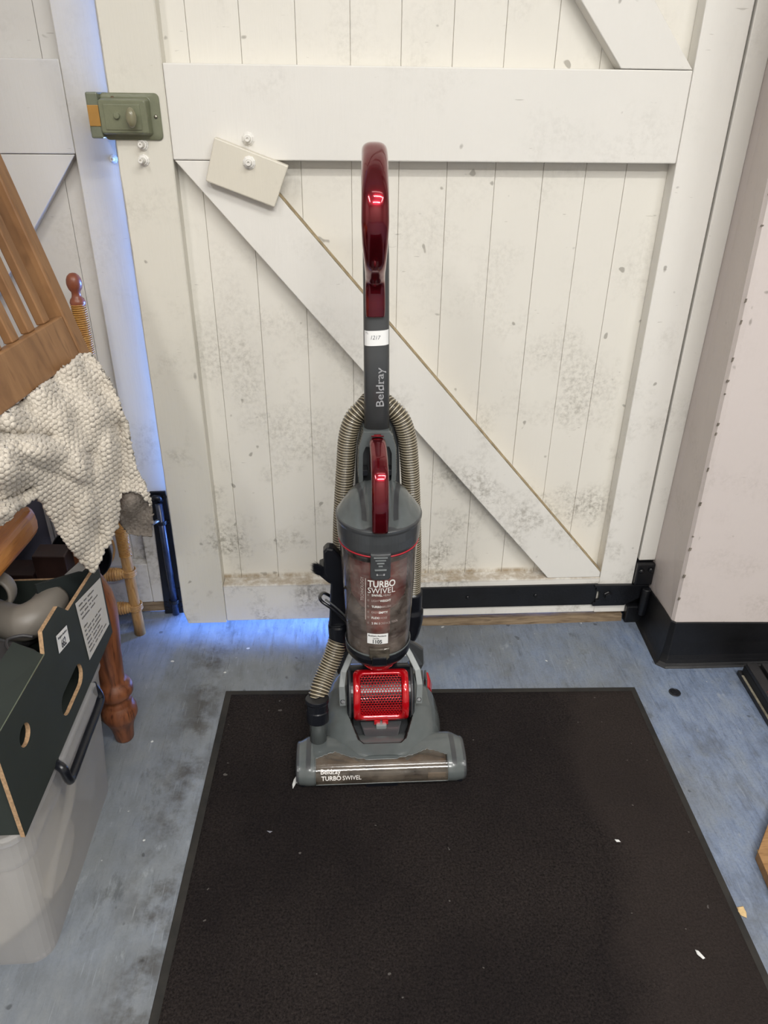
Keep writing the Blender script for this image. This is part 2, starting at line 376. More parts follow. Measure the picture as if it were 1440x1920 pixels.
# right leaf: the one in the middle of the picture
def door_right():
    t = sname('door_1', (.16, 1.50, 0)); Y = 1.48; BK = 1.516
    ed = [-.299+.0925*k for k in range(-1, 12)]
    ed = [-.255, -.165, -.07, .024, .113, .204, .296, .388, .470, .548]
    plank_set(t, BK, -.385, .700, .05, 2.04, ed, PAINT2)
    def stile(x0, x1, n='stile'):
        # slightly uneven edge, as worn
        b = MB(); b.box(x0, x1, Y, BK, .022, 2.05); return b.build(n, PAINT, t, bevel=.0022)
    # meeting stile leans a touch with rounded foot
    b = MB(); zs = [.020+i*(2.03/60) for i in range(61)]; rr = []
    for z in zs:
        e = noise.noise(Vector((0, 0, z*14)))*.0016+noise.noise(Vector((3, 0, z*60)))*.0008
        xl = -.399+min(1, z)*.006+e+(max(0, .035-z)*.5 if z < .035 else 0)
        rr.append([Vector((xl, Y+.002, z)), Vector((xl+.002, Y, z)), Vector((-.2985, Y, z)), Vector((-.2965, Y+.002, z)), Vector((-.2965, BK, z)), Vector((xl, BK, z))])
    b.rings(rr); b.build('stile', door_paint('meeting_stile_paint', rgb(216, 212, 200), 1.3), t)
    stile(.628, .7125)
    def rail(z0, z1, x0=-.2958, x1=.6272, y=Y, n='rail'):
        b = MB(); b.box(x0, x1, y, BK, z0, z1); return b.build(n, PAINT, t, bevel=.0022)
    rail(1.056, 1.205); rl = rail(.024, .129, x1=.628); rail(1.90, 2.05)
    rl.data.materials.clear(); rl.data.materials.append(door_paint('bottom_board_paint', rgb(226, 223, 216)))
    def brace(pts):
        b = MB(); b.prism([(x, Y+.0006, z) for x, z in pts], (0, BK-Y-.0006, 0)); b.build('brace', PAINT, t, bevel=.0015)
    brace([(-.294, 1.055), (-.160, 1.055), (.6265, .145), (.6265, .130), (.497, .130)])
    dx, dz = .497+.098*0, 0
    brace([(.498, 1.206), (.6265, 1.206), (.02, 1.899), (-.108, 1.899)])
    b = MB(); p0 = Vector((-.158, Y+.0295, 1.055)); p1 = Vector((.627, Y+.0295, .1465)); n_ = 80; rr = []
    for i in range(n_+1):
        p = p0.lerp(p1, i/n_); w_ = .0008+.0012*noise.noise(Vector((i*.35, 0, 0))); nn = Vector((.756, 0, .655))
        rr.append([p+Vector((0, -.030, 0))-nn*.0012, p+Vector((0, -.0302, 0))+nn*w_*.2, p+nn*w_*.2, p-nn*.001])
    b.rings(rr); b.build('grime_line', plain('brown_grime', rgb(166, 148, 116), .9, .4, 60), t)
    # ledge pieces of paint-clogged grime stay in the material; iron strap along the foot
    b = MB(); b.box(.085, .625, Y-.006, Y, .0505, .1125)
    b.build('hinge_strap', IRON, t, bevel=.0015)
    b = MB(); pts = [(.617, .050), (.617, .060), (.622, .060), (.622, .068), (.630, .068), (.630, .094), (.620, .094), (.620, .106), (.615, .106), (.615, .112), (.752, .110), (.752, .083), (.70, .052), (.70, .050)]
    b.prism([(x, Y-.011, z) for x, z in pts], (0, .009, 0)); b.build('hinge_plate', IRON, t, bevel=.0012)
    for x, z in ((.30, .082), (.47, .083)):
        b = MB(); b.lathe([(.0055, 0), (.0045, .002), (.001, .0025)], (x, Y-.006, z), (0, -1, 0), 10); b.build('screw', IRON, t, smooth=True)
    b = MB(); b.lathe([(.012, 0), (.012, .002), (.0095, .003), (.0095, .009)], (.651, Y-.011, .083), (0, -1, 0), 6); b.build('nut', IRON, t, bevel=.001)
    # swivelling wooden block (turn button) with its bolt, a second bolt above it
    b = MB(); pts = [(-.215, 1.0925), (-.0905, 1.050), (-.0965, 1.022), (-.1185, .980), (-.237, 1.0235)]
    pts = [(-.216, 1.094), (-.0895, 1.049), (-.1185, .980), (-.2385, 1.0235)]
    b.prism([(x, Y-.024, z) for x, z in pts], (0, .0235, 0)); blk = b.build('turn_button', door_paint('block_paint', rgb(214, 208, 193), 1.2), t, bevel=.0022)
    bolt(t, -.1585, Y-.024, 1.054, PAINT, parent=blk)
    bolt(t, -.160, Y, 1.091, PAINT)
    for x, z, l in ((-.346, 1.080, .014), (-.348, 1.055, .020)): bolt(t, x, Y, z, PAINT, .0075, l)
    # green rim night latch
    G = plain('olive_green_enamel', rgb(112, 115, 92), 0.3, 0.10, 50, 0.25, coat=.3); GD = plain('green_tan_knob', rgb(126, 122, 96), 0.3, 0.1, 40, coat=.3)
    x0, x1, z0, z1 = -.4085, -.308, 1.087, 1.160
    def rr(x0, x1, z0, z1, r, y, n=5):
        p = []
        for cx, cz, a0 in ((x1-r, z1-r, 0), (x0+r, z1-r, 90), (x0+r, z0+r, 180), (x1-r, z0+r, 270)):
            for k in range(n+1):
                a = math.radians(a0+90*k/n); p.append(Vector((cx+r*math.cos(a), y, cz+r*math.sin(a))))
        return p
    b = MB(); b.rings([rr(x0, x1, z0, z1, .008, Y), rr(x0, x1, z0, z1, .008, Y-.003), rr(x0+.0, x1-.0015, z0+.0015, z1-.0015, .007, Y-.0045),
                       rr(x0+.0, x1-.016, z0+.007, z1-.007, .006, Y-.0055), rr(x0+.002, x1-.019, z0+.011, z1-.011, .003, Y-.026), rr(x0+.004, x1-.021, z0+.013, z1-.013, .003, Y-.0275)])
    lk = b.build('rim_lock', G, t, smooth=False, bevel=.001)
    b = MB(); b.box(-.398, -.337, Y-.0290, Y-.0272, 1.1035, 1.1425); b.build('cover_plate', G, lk, bevel=.0008)
    b = MB(); b.lathe([(.0052, 0), (.0052, .005), (.0045, .0062), (.0, .0066)], (-.3765, Y-.0285, 1.1255), (0, -1, 0), 16); b.build('snib_button', G, lk, smooth=False)
    b = MB(); pr = [(0, 0), (.007, .0), (.005, .006), (.007, .010), (.0105, .014), (.0115, .018), (.0095, .022), (.004, .024), (0, .0242)]
    seg = 24; b.rings([[Vector((-.349+r*.78*math.cos(2*PI*k/seg), Y-.0285-h, 1.123+r*1.35*math.sin(2*PI*k/seg))) for k in range(seg)] for r, h in pr], False)
    b.build('knob', GD, lk, smooth=True)
    b = MB(); b.lathe([(.0035, 0), (.003, .0015), (.0005, .002)], (-.3165, Y-.005, 1.124), (0, -1, 0), 12); b.build('screw', plain('steel', rgb(170, 165, 150), .25, metal=.9), lk, smooth=True)
    b = MB(); b.lathe([(.0040, 0), (.0035, .0015), (.0005, .002)], (-.386, Y-.006, 1.151), (0, -1, .2), 12); b.build('screw', plain('rusty_steel', rgb(96, 78, 58), .6), lk, smooth=True)
    b = MB(); b.box(.695, .735, 1.531, 1.56, .0, 2.05); b.build('gap_light_block', IRON, t)  # added strip behind the right-hand gap, keeps outdoor light from showing through
    return t
door_right()

def door_left():
    t = sname('door_2', (-.85, 1.55, 0)); Y = 1.532; BK = 1.562
    ed = [-1.27+.093*k for k in range(0, 10)]
    plank_set(t, BK, -1.32, -.41, .05, 2.04, ed, PAINT_SHADED)
    b = MB(); b.box(-.489, -.412, Y, BK, .036, 2.05); b.build('stile', PAINT_SHADED, t, bevel=.002)
    b = MB(); b.box(-1.322, -1.235, Y, BK, .036, 2.05); b.build('stile', PAINT_SHADED, t, bevel=.002)
    for z0, z1 in ((1.060, 1.211), (.036, .150), (1.90, 2.05)):
        b = MB(); b.box(-1.234, -.4895, Y+.0005, BK, z0, z1); b.build('rail', PAINT_SHADED, t, bevel=.002)
    b = MB(); b.prism([(x, Y+.001, z) for x, z in ((-.4905, 1.059), (-.63, 1.059), (-1.233, .285), (-1.233, .1505), (-1.195, .1505))], (0, BK-Y-.001, 0)); b.build('brace', PAINT_SHADED, t, bevel=.0015)
    b = MB(); b.box(-1.32, -.412, Y+.004, BK+.01, .004, .036); b.build('weather_strip', RUSTW, t, bevel=.002)
    # painted-over bolts
    bolt(t, -.4455, Y, 1.103, PAINT_SHADED, .008, .018); bolt(t, -.421, Y, 1.052, PAINT_SHADED, .006, .010)
    # keeper of the night latch: green staple with brass-coloured worn mouth
    G = plain('olive_green_enamel_keeper', rgb(104, 108, 90), 0.35, 0.1, 50, 0.25)
    b = MB(); b.box(-.4310, -.4105, 1.435, Y, 1.090, 1.1605); k = b.build('lock_keeper', G, t, bevel=.003)
    b = MB(); b.box(-.4300, -.4115, 1.4335, 1.4355, 1.109, 1.141); b.build('keeper_mouth', plain('worn_brass', rgb(166, 124, 62), .35, metal=.3), k, bevel=.0006)
    # long black tower bolt at the foot
    pl = MB(); top = PY(300, 948, Y-.004); bot = PY(332, 1166, Y-.004)
    pl.prism([(-.4535, Y-.006, .352), (-.418, Y-.006, .352), (-.412, Y-.006, .002), (-.4635, Y-.006, .002)], (0, .006, 0))
    tb = pl.build('tower_bolt', IRON, t, bevel=.001)
    b = MB(); b.tube([(-.4345, Y-.014, .325), (-.4345, Y-.014, .006)], .0085, 14); b.build('bolt_rod', plain('blued_steel', rgb(44, 50, 66), .25, .3, 60), tb, smooth=True)
    b = MB(); b.tube([(-.446, Y-.01, .338), (-.440, Y-.020, .345), (-.431, Y-.020, .343), (-.428, Y-.012, .332)], .006, 10); b.build('bolt_guide', IRON, tb, smooth=True)
    for z in (.275, .045):
        b = MB(); b.lathe([(.0125, -.005), (.0125, .005)], (-.4345, Y-.012, z), (0, 0, 1), 16); b.build('bolt_guide', IRON, tb, smooth=False, bevel=.001)
    b = MB(); b.tube([(-.4345, Y-.014, .283), (-.452, Y-.03, .2815), (-.466, Y-.034, .281)], .0045, 10); b.build('bolt_handle', plain('bare_steel', rgb(130, 128, 122), .35, metal=.6), tb, smooth=True)
    for x, z in ((-.4205, .338), (-.421, .27), (-.447, .262), (-.457, .035), (-.457, .018), (-.418, .034), (-.418, .018), (-.419, .075)):
        b = MB(); b.lathe([(.0052, 0), (.005, .0018), (.003, .0022), (.0026, .0014), (0, .0014)], (x, Y-.006, z), (0, -1, 0), 12, False); b.build('screw', IRON, tb)
    t.rotation_euler = (0, 0, math.radians(2.3)); t.location.y += .004
    b = MB(); b.box(-.4105, -.4035, Y-.012, Y+.03, .03, .352); b.build('edge_strip', plain('bare_grey_metal', rgb(150, 152, 158), .35, .1, 20, metal=.3), t, bevel=.001)
    b = MB(); b.box(-.412, -.402, Y+.002, BK+.01, .352, 2.05); b.build('edge_bead', PAINT_SHADED, t, bevel=.001)
    return t
door_left()
# worn wooden sill under the doors
b = MB()
rr = [[Vector((x, 1.470+.003*math.sin(x*8+1)+noise.noise(Vector((x*30, 0, 0)))*.0015, .0)), Vector((x, 1.474, .019)), Vector((x, 1.53, .019)), Vector((x, 1.53, 0))] for x in [.10+.60*i/60 for i in range(61)]]
b.rings(rr); struct(b.build('trim_2', RUSTW))

# ------------------------------------------------------------------ doormat
def mat_object():
    a = math.radians(-1.75); c0 = Vector((.1715, .70, 0)); T = Matrix.Translation(c0) @ Matrix.Rotation(a, 4, 'Z')
    L, W = 1.08, .918
    t = thing('door_mat', 'large dark brown-black carpet mat on the blue floor under the vacuum cleaner', 'mat', c0)
    t.rotation_euler = (0, 0, a)
    m = MatB('mat_pile'); co = m.coords()
    n = m.noise(260, 4, 0.8, co); n2 = m.noise(3.0, 4, 0.6, co); n3 = m.noise(60, 3, .6, m.coords((1, .25, 1)))
    c = m.ramp(n, [(0.3, rgb(8, 7, 8)), (0.68, rgb(54, 48, 46))])
    c = m.mix(m.math('MULTIPLY', m.mask(n2, 0.40, 0.62), 0.4), c, rgb(11, 10, 14)); gx = m.node('ShaderNodeSeparateXYZ'); m.L(co, gx.inputs[0]); c = m.mix(m.math('MULTIPLY', m.mask(m.math('ADD', gx.outputs['X'], m.math('MULTIPLY', n2, 0.35)), 0.42, 0.47), 0.28), c, rgb(66, 58, 54)); c = m.mix(m.math('MULTIPLY', m.mask(n3, 0.5, 0.7), 0.12), c, rgb(44, 38, 34))
    sp = m.noise(75, 1, 0.4, co); c = m.mix(m.math('MULTIPLY', m.mask(sp, 0.80, 0.81), 0.5), c, rgb(120, 116, 112))
    m.base(c); m.set(rough=0.95, spec=0.08); m.bump(m.math('ADD', n, n3), 0.8, 0.004)
    rub = MatB('mat_rubber_edge'); co = rub.coords(); n = rub.noise(14, 5, .65, co)
    rub.base(rub.ramp(n, [(0.35, rgb(17, 16, 15)), (0.7, rgb(42, 39, 34))])); rub.set(rough=.8)
    # pile: uneven top surface
    b = MB(); x0, x1, y0, y1 = -W/2+.014, W/2-.012, -L/2+.014, L/2-.013
    nu, nv = 150, 180
    def fn(u, v):
        x = x0+(x1-x0)*u; y = y0+(y1-y0)*v; e = min(u*(1)*60, (1-u)*60, v*70, (1-v)*70, 1)
        return Vector((x, y, .0035+.0045*math.sqrt(max(0, e))+.0007*noise.noise(Vector((x*55, y*55, 0)))*e))
    b.sheet(fn, nu, nv)
    o = b.build('pile', m.m, t, smooth=True, origin=wloc(t), fix=False)
    for v in o.data.vertices: pass
    b = MB(); n = 60; rr = []
    def edge(u, side): return .0016*noise.noise(Vector((u*9, side*5, 0)))
    b.box(-W/2, W/2, -L/2, L/2, .0003, .0034)
    o2 = b.build('rubber_backing', rub.m, t, bevel=.0015, origin=(0, 0, 0))
    for q in (o, o2):
        q.location = (0, 0, 0)
    me = o.data
    for v in me.vertices: v.co += wloc(t)
    return t
mat_object()

# ------------------------------------------------------------------ vacuum cleaner
GREY = plain('grey_plastic', rgb(84, 89, 89), 0.22, 0.05, 60, coat=.35, coatr=.12)
GREY2 = plain('dark_grey_plastic', rgb(60, 62, 64), 0.3, 0.05, 60, coat=.3)
DARKB = plain('brown_black_plastic', rgb(26, 24, 23), 0.4, 0.06, 60)
POLE = plain('charcoal_plastic', rgb(66, 67, 68), 0.34, 0.05, 40)
BLACK = plain('black_plastic', rgb(17, 19, 25), 0.28, 0.1, 60)
SILV = plain('silver_plastic', rgb(140, 145, 145), 0.3, 0.05, 60, metal=.25)
MOUTH = plain('dusty_interior', rgb(58, 50, 44), 0.8, 0.5, 40)
WHITE = plain('white_paper', rgb(226, 226, 224), 0.6, 0.02)
PRINT = plain('white_print', rgb(222, 218, 214), 0.5, 0.0)
PRINTG = plain('grey_print', rgb(150, 150, 152), 0.4, 0.0)
PRINTD = plain('faded_print', rgb(182, 166, 160), 0.5, 0.1)
INK = plain('ink', rgb(48, 48, 50), 0.6, 0.0)
INKG = plain('pencil', rgb(110, 110, 116), 0.6, 0.0)
m = MatB('candy_red'); m.base(rgb(112, 4, 22)); m.set(rough=.22, metal=.85, coat=1.0, coatr=.03); RED = m.m
m = MatB('grille_red'); m.base(rgb(188, 8, 22)); m.set(rough=.16, metal=.3, coat=1.0, coatr=.04); REDG = m.m
m = MatB('red_line'); m.base(rgb(170, 40, 52)); m.set(rough=.3); REDL = m.m

def glass(name, tint, haze, hazec, rough=.06):
    m = MatB(name); nt = m.nt
    tr = m.node('ShaderNodeBsdfTransparent'); tr.inputs[0].default_value = tint
    gl = m.node('ShaderNodeBsdfGlossy'); gl.inputs['Roughness'].default_value = rough; gl.inputs[0].default_value = (1, 1, 1, 1)
    df = m.node('ShaderNodeBsdfDiffuse'); df.inputs[0].default_value = hazec
    co = m.coords(); n = m.noise(26, 5, .65, co); n2 = m.noise(1.0, 4, .6, m.coords((40, 40, 300)))
    k = m.math('MULTIPLY', m.math('ADD', m.mask(n, .3, .75), m.math('MULTIPLY', m.mask(n2, .5, .8), .35)), haze)
    a = m.node('ShaderNodeMixShader'); m.L(k, a.inputs[0]); m.L(tr.outputs[0], a.inputs[1]); m.L(df.outputs[0], a.inputs[2])
    fr = m.node('ShaderNodeFresnel'); fr.inputs[0].default_value = 1.45
    c = m.node('ShaderNodeMixShader'); m.L(m.math('ADD', fr.outputs[0], .01), c.inputs[0]); m.L(a.outputs[0], c.inputs[1]); m.L(gl.outputs[0], c.inputs[2])
    m.L(c.outputs[0], m.out.inputs[0]); return m.m
CUPG = glass('dusty_clear_plastic', (.90, .88, .87, 1), .44, rgb(166, 154, 146))
WING = glass('brown_clear_window', (.80, .76, .72, 1), .55, rgb(126, 116, 104), .13)
SHEEN = None

VX, VY = .062, 1.09
V = thing('vacuum_cleaner', 'upright grey and red vacuum cleaner with hose standing on the dark mat', 'vacuum cleaner', (VX, VY, .008))

NOZ = [(.975, .012), (.9705, .020), (.969, .030), (.9715, .040), (.978, .049), (.988, .056), (1.002, .0605), (1.020, .063), (1.040, .0625), (1.056, .058), (1.068, .049), (1.074, .036), (1.076, .012)]
NOZ = [(p.x, p.y) for p in catmull([(a, b, 0) for a, b in NOZ], 5)]
NL = [0]
for (a, b_), (c_, d_) in zip(NOZ, NOZ[1:]): NL.append(NL[-1]+math.hypot(c_-a, d_-b_))
def noz(x, s, off=0.0):
    """point on the nozzle skin: x across, s arc length from the front lower edge"""
    s = max(0, min(NL[-1], s)); i = 0
    while i < len(NL)-2 and NL[i+1] < s: i += 1
    f = (s-NL[i])/(NL[i+1]-NL[i]); y = NOZ[i][0]+(NOZ[i+1][0]-NOZ[i][0])*f; z = NOZ[i][1]+(NOZ[i+1][1]-NOZ[i][1])*f
    ty = NOZ[i+1][0]-NOZ[i][0]; tz = NOZ[i+1][1]-NOZ[i][1]; l = math.hypot(ty, tz); y += -tz/l*off; z += ty/l*off
    a = abs(x); e = smoothstep(.130, .159, a)
    k = 1-.14*e*e; y = .9705+(y-.9705)*k if y > .9705 else y; z = .012+(z-.012)*(1-.10*e)
    return Vector((VX+x, y+.004*e*e, z))
def nz_s(y):                      # arc length of the skin at a given y on the top side
    for i in range(len(NOZ)):
        if NOZ[i][1] > .05 and NOZ[i][0] >= y: return NL[i]
    return NL[-1]
def win_top(x):
    a = abs(x); return nz_s(interp(a, [(0, .992), (.03, .993), (.06, .998), (.088, 1.009), (.098, 1.008), (.126, .996)]))
HW = .126; S0 = .0115
# shell in strips left and right of the window, above and below it
b = MB()
def strip(xa, xb, sa, sb, nu, nv, off=0.0):
    b.sheet(lambda u, v: (lambda x: noz(x, (sa(x) if callable(sa) else sa)*(1-v)+(sb(x) if callable(sb) else sb)*v, off))(xa+(xb-xa)*u), nu, nv)
strip(-.157, -HW, 0, NL[-1], 8, 60); strip(HW, .157, 0, NL[-1], 8, 60)
strip(-HW, HW, 0, S0, 40, 6); strip(-HW, HW, win_top, NL[-1], 60, 24)
b.build('nozzle_shell', GREY, V, smooth=True)
b = MB()
b.sheet(lambda u, v: noz(-HW-.001+(2*HW+.002)*u, (S0-.001)*(1-v)+(win_top(-HW+2*HW*u)+.001)*v, .0012), 60, 20)
b.build('window', WING, V, smooth=True)
# raised bead round the window
b = MB(); pth = [noz(-HW+2*HW*i/40, S0, .001) for i in range(41)]+[noz(HW, S0+(win_top(HW)-S0)*i/10, .001) for i in range(1, 10)]+[noz(HW-2*HW*i/60, win_top(HW-2*HW*i/60), .001) for i in range(61)]+[noz(-HW, win_top(HW)+(S0-win_top(HW))*i/10, .001) for i in range(1, 11)]
b.tube(pth, .0011, 6); b.build('window_bead', GREY, V, smooth=True)
# ribs pressed into the shoulders
for sx in (-1, 1):
    b = MB(); b.sheet(lambda u, v: noz(sx*(.1345+.009*u), .045+.075*v, .0007), 2, 14); b.build('shoulder_rib', GREY2, V, smooth=True)
# brush roll and chamber seen through the window
b = MB(); b.box(VX-.128, VX+.128, 1.035, 1.045, .012, .056); b.box(VX-.128, VX+.128, .978, 1.04, .012, .016)
b.build('brush_chamber', MOUTH, V)
b = MB().mat(0); b.lathe([(.0155, -.124), (.0155, .124)], (VX, 1.006, .034), (1, 0, 0), 20)
br = b.build('brush_roll', [plain('roller_brown', rgb(96, 78, 62), .6, .4, 60)], V, smooth=True)
for k in range(2):
    b = MB()
    for i in range(120):
        x = -.12+.24*i/119
        for q in range(2):
            a = x*16+k*PI+.1*q; p = Vector((VX+x, 1.006+.0150*math.cos(a), .034+.0150*math.sin(a))); d = Vector((0, math.cos(a), math.sin(a)))
            b.add([p+Vector((-.0007, 0, 0)), p+Vector((.0007, 0, 0)), p+d*.0065], [(0, 1, 2)])
    b.build('bristles', BLACK, br)
    o = C.objects[-1]; o['kind'] = 'stuff'
b = MB()
b.box(VX+.088, VX+.122, .9765, .9785, .018, .034)
b.build('inner_wall', plain('dusty_beige', rgb(126, 108, 88), .8, .4, 60), V)
# end bumpers, sole and the lip below the front edge
for sx in (-1, 1):
    b = MB(); R = []
    for dx, k in ((.1565, 1.0), (.1605, .985), (.1625, .93)):
        pts = [noz(sx*.157, NL[-1]*i/30) for i in range(31)]; cy, cz = 1.02, .034
        R.append([Vector((VX+sx*dx, cy+(p.y-cy)*k, cz+(p.z-cz)*k)) for p in pts])
    b.rings(R); b.build('end_bumper', GREY2, V, smooth=False)
b = MB(); b.box(VX-.155, VX+.155, .976, 1.062, .0105, .0135); b.box(VX-.03, VX+.03, .972, .978, .0085, .0125); b.box(VX-.10, VX+.10, 1.06, 1.20, .012, .018)
b.build('sole_plate', BLACK, V)
# print on the window
b = MB(); fn = lambda u, v: noz(u, v, .0020)
text(b, 'TURBO', fn, -.1145, .0235, .0080, .0370, bold=.022); text(b, 'SWIVEL', fn, -.0745, .0235, .0080, .0350, bold=.004)
b.build('lettering', PRINT, V, fix=False)
b = MB(); text(b, 'Beldray', fn, -.1155, .0352, .0085, .0375, bold=.008)
for x in (-.1152, -.097, -.0925): b.add([fn(x, .0350), fn(x+.003, .0350), fn(x+.003, .0357), fn(x, .0357)], [(0, 1, 2, 3)])
b.build('brand_lettering', PRINT, V, fix=False)
b = MB(); b.box(VX-.167, VX-.160, .966, .972, .0085, .0135); 

# base body: one skin with the octagonal well in it
BX = .065
HWY = [(.998, .050), (1.004, .066), (1.014, .080), (1.026, .092), (1.04, .104), (1.055, .114), (1.075, .121), (1.11, .1245), (1.15, .122), (1.175, .116), (1.195, .108), (1.22, .092)]
HZ = [(.998, .0640), (1.03, .0715), (1.06, .083), (1.10, .097), (1.15, .106), (1.19, .106), (1.22, .098)]
OCT = [(-.036, 1.022), (.036, 1.022), (.047, 1.032), (.0665, 1.085), (.0665, 1.150), (.050, 1.200), (-.050, 1.200), (-.0665, 1.150), (-.0665, 1.085), (-.047, 1.032)]
def octd(x, y, P=OCT):
    dmin = -1e9
    for (x0, y0), (x1, y1) in zip(P, P[1:]+P[:1]):
        l = math.hypot(x1-x0, y1-y0); d = ((x-x0)*(y1-y0)-(y-y0)*(x1-x0))/l; dmin = max(dmin, d)
    return dmin
def bodyz(x, y):
    hw = interp(y, HWY); u = min(1, abs(x)/hw); H = interp(y, HZ)
    z = .022+(H-.022)*max(0, 1-u**5)**.55
    z = min(z, .022+(H-.022)*(1.28-.42*u)) 
    d = octd(x, y)
    if d < 0: z = z+(.052-z)*smoothstep(0, -.011, d)*(1-.15*smoothstep(1.06, 1.045, y))
    return z
b = MB(); nu, nv = 170, 130; vs = []; 
for j in range(nv+1):
    y = .998+(1.22-.998)*j/nv; hw = interp(y, HWY)
    for i in range(nu+1):
        u = -1+2*i/nu; u = math.copysign(abs(u)**.8, u); x = u*hw; vs.append(Vector((BX+x, y, bodyz(x, y))))
fs = []; mi = []
for j in range(nv):
    for i in range(nu):
        a = j*(nu+1)+i; c = (vs[a]+vs[a+nu+2])/2; d = octd(c.x-BX, c.y); fs.append((a, a+1, a+nu+2, a+nu+1))
        mi.append(1 if -.0115 < d < .0005 else (2 if d <= -.0115 else 0))
b.v = vs; b.f = fs; b.mi = mi
b.build('body_shell', [GREY, DARKB, GREY2], V, smooth=True, fix=False)
# side skirts under the body
b = MB(); rim = [Vector((BX+interp(y, HWY)*s, y, .0235)) for s, ys in ((1, range(0, 24)), (-1, range(23, -1, -1))) for y in [1.03+.19*k/23 for k in ys]]
b.prism([Vector((p.x, p.y, .014)) for p in rim], (0, 0, .0095)); b.build('skirt', GREY2, V)
# wheels
for sx in (-1, 1):
    b = MB(); b.lathe([(.014, -.008), (.0165, -.006), (.0165, .006), (.014, .008)], (BX+sx*.085, 1.19, .0248), (1, 0, 0), 24); b.build('wheel', BLACK, V, smooth=False)
# red pedal, ribbed grey pedal and fluted panel on the right flank
b = MB(); b.prism([(.160, 1.160, .088), (.171, 1.158, .082), (.174, 1.176, .088), (.170, 1.190, .098), (.162, 1.186, .099)], (.005, .001, -.016)); b.build('release_pedal', REDG, V, bevel=.002)
for k in range(4):
    b = MB(); x = .141+.0068*k; b.prism([(x, 1.150, .080), (x, 1.186, .085), (x, 1.186, .1065), (x, 1.160, .1035)], (.004, 0, 0)); b.build('pedal_rib', GREY2, V, bevel=.001)
# dish plate and slot in the well
b = MB(); b.prism([(BX-.030, 1.040, .0500), (BX+.030, 1.040, .0500), (BX+.042, 1.082, .062), (BX-.042, 1.082, .062)], (0, 0, .008)); b.build('dish_plate', GREY2, V, bevel=.002)
b = MB(); b.box(BX-.0105, BX+.0105, 1.064, 1.086, .062, .074); b.build('latch_button', SILV, V, bevel=.002)
b = MB(); b.box(BX-.018, BX+.018, 1.0600, 1.066, .058, .064); b.build('latch_recess', BLACK, V, bevel=.001)

# motor drum with its red honeycomb grille
RC = Vector((BX, 1.128, .108)); RR = .056
def drum(x, a, r):               # a: angle, 0 faces -y, 90 up
    return Vector((RC.x+x, RC.y-r*math.cos(a), RC.z+r*math.sin(a)))
b = MB(); b.lathe([(.040, -.066), (.050, -.066), (.053, -.060), (.053, .060), (.050, .066), (.040, .066)], RC, (1, 0, 0), 48); b.build('motor_drum', BLACK, V, smooth=False)
for sx in (-1, 1):
    b = MB(); b.lathe([(.0545, 0), (.0565, .0015), (.0565, .0035), (.0545, .005)], RC+Vector((sx*.061-.0025, 0, 0)), (1, 0, 0), 48); b.build('drum_ring', GREY2, V, smooth=True)
A0, A1 = math.radians(-28), math.radians(84); XH = .0545
gr = MB()
def rrect(hx, a0, a1, r, n=6):   # rounded rectangle on the drum, (x, angle)
    p = []; ra = r/RR
    for cx, ca, s in ((hx-r, a1-ra, 0), (-hx+r, a1-ra, 90), (-hx+r, a0+ra, 180), (hx-r, a0+ra, 270)):
        for k in range(n+1):
            t = math.radians(s+90*k/n); p.append((cx+r*math.cos(t), ca+ra*math.sin(t)))
    q = []
    for (xa, aa), (xb, ab) in zip(p, p[1:]+p[:1]):
        k = max(1, int(abs(ab-aa)/.10)); q += [(xa+(xb-xa)*i/k, aa+(ab-aa)*i/k) for i in range(k)]
    return q
def loop(hx, a0, a1, r, rad): return [drum(x, a, rad) for x, a in rrect(hx, a0, a1, r)]
ia0, ia1, ih = A0+.22, A1-.20, .0400
def lp(k, rad):
    hx = XH+(ih-XH)*k; a0 = A0+(ia0-A0)*k; a1 = A1+(ia1-A1)*k; r = .010+(.004-.010)*k
    # same point count for every loop
    base = rrect(XH, A0, A1, .010); out = []
    for x, a in base:
        out.append(drum(x*(hx/XH), a0+(a-A0)*(a1-a0)/(A1-A0), rad))
    return out
gr.rings([lp(0, .0535), lp(0, .0595), lp(.12, .0625), lp(.75, .0625), lp(.95, .0600), lp(1.0, .0565)], cap=False)
gr.build('grille_frame', REDG, V, smooth=True)
g = MB(); cell = .00335; w3 = cell*math.sqrt(3); row = 0; a = ia0-.02
while a < ia1+.02:
    x = -ih+(w3/2 if row % 2 else 0)
    while x < ih:
        o_, i_ = [], []
        for k in range(6):
            t = PI/6+k*PI/3; o_.append(drum(x+cell*math.cos(t), a+cell*math.sin(t)/RR, .0578)); i_.append((x+cell*.79*math.cos(t), a+cell*.79*math.sin(t)/RR))
        top = [drum(p[0], p[1], .0581) for p in i_]; dn = [drum(p[0], p[1], .0560) for p in i_]
        g.add(o_+top+dn, [(k, (k+1) % 6, 6+(k+1) % 6, 6+k) for k in range(6)]+[(6+k, 6+(k+1) % 6, 12+(k+1) % 6, 12+k) for k in range(6)])
        x += w3
    a += cell*1.5/RR; row += 1
g.build('grille_mesh', REDG, V)
b = MB(); b.prism([drum(-.031, math.radians(-36), .058), drum(.031, math.radians(-36), .058), drum(.031, math.radians(-29), .060), drum(-.031, math.radians(-29), .060)], (0, -.004, .0015)); 
b.build('grille_tab', REDG, V, bevel=.001)
for x in (-.012, .004):
    b = MB(); c = drum(x+.004, math.radians(-31), .062); b.box(c.x-.006, c.x+.006, c.y-.005, c.y+.004, c.z-.006, c.z+.005); b.build('grille_clip', REDG, V, bevel=.001)

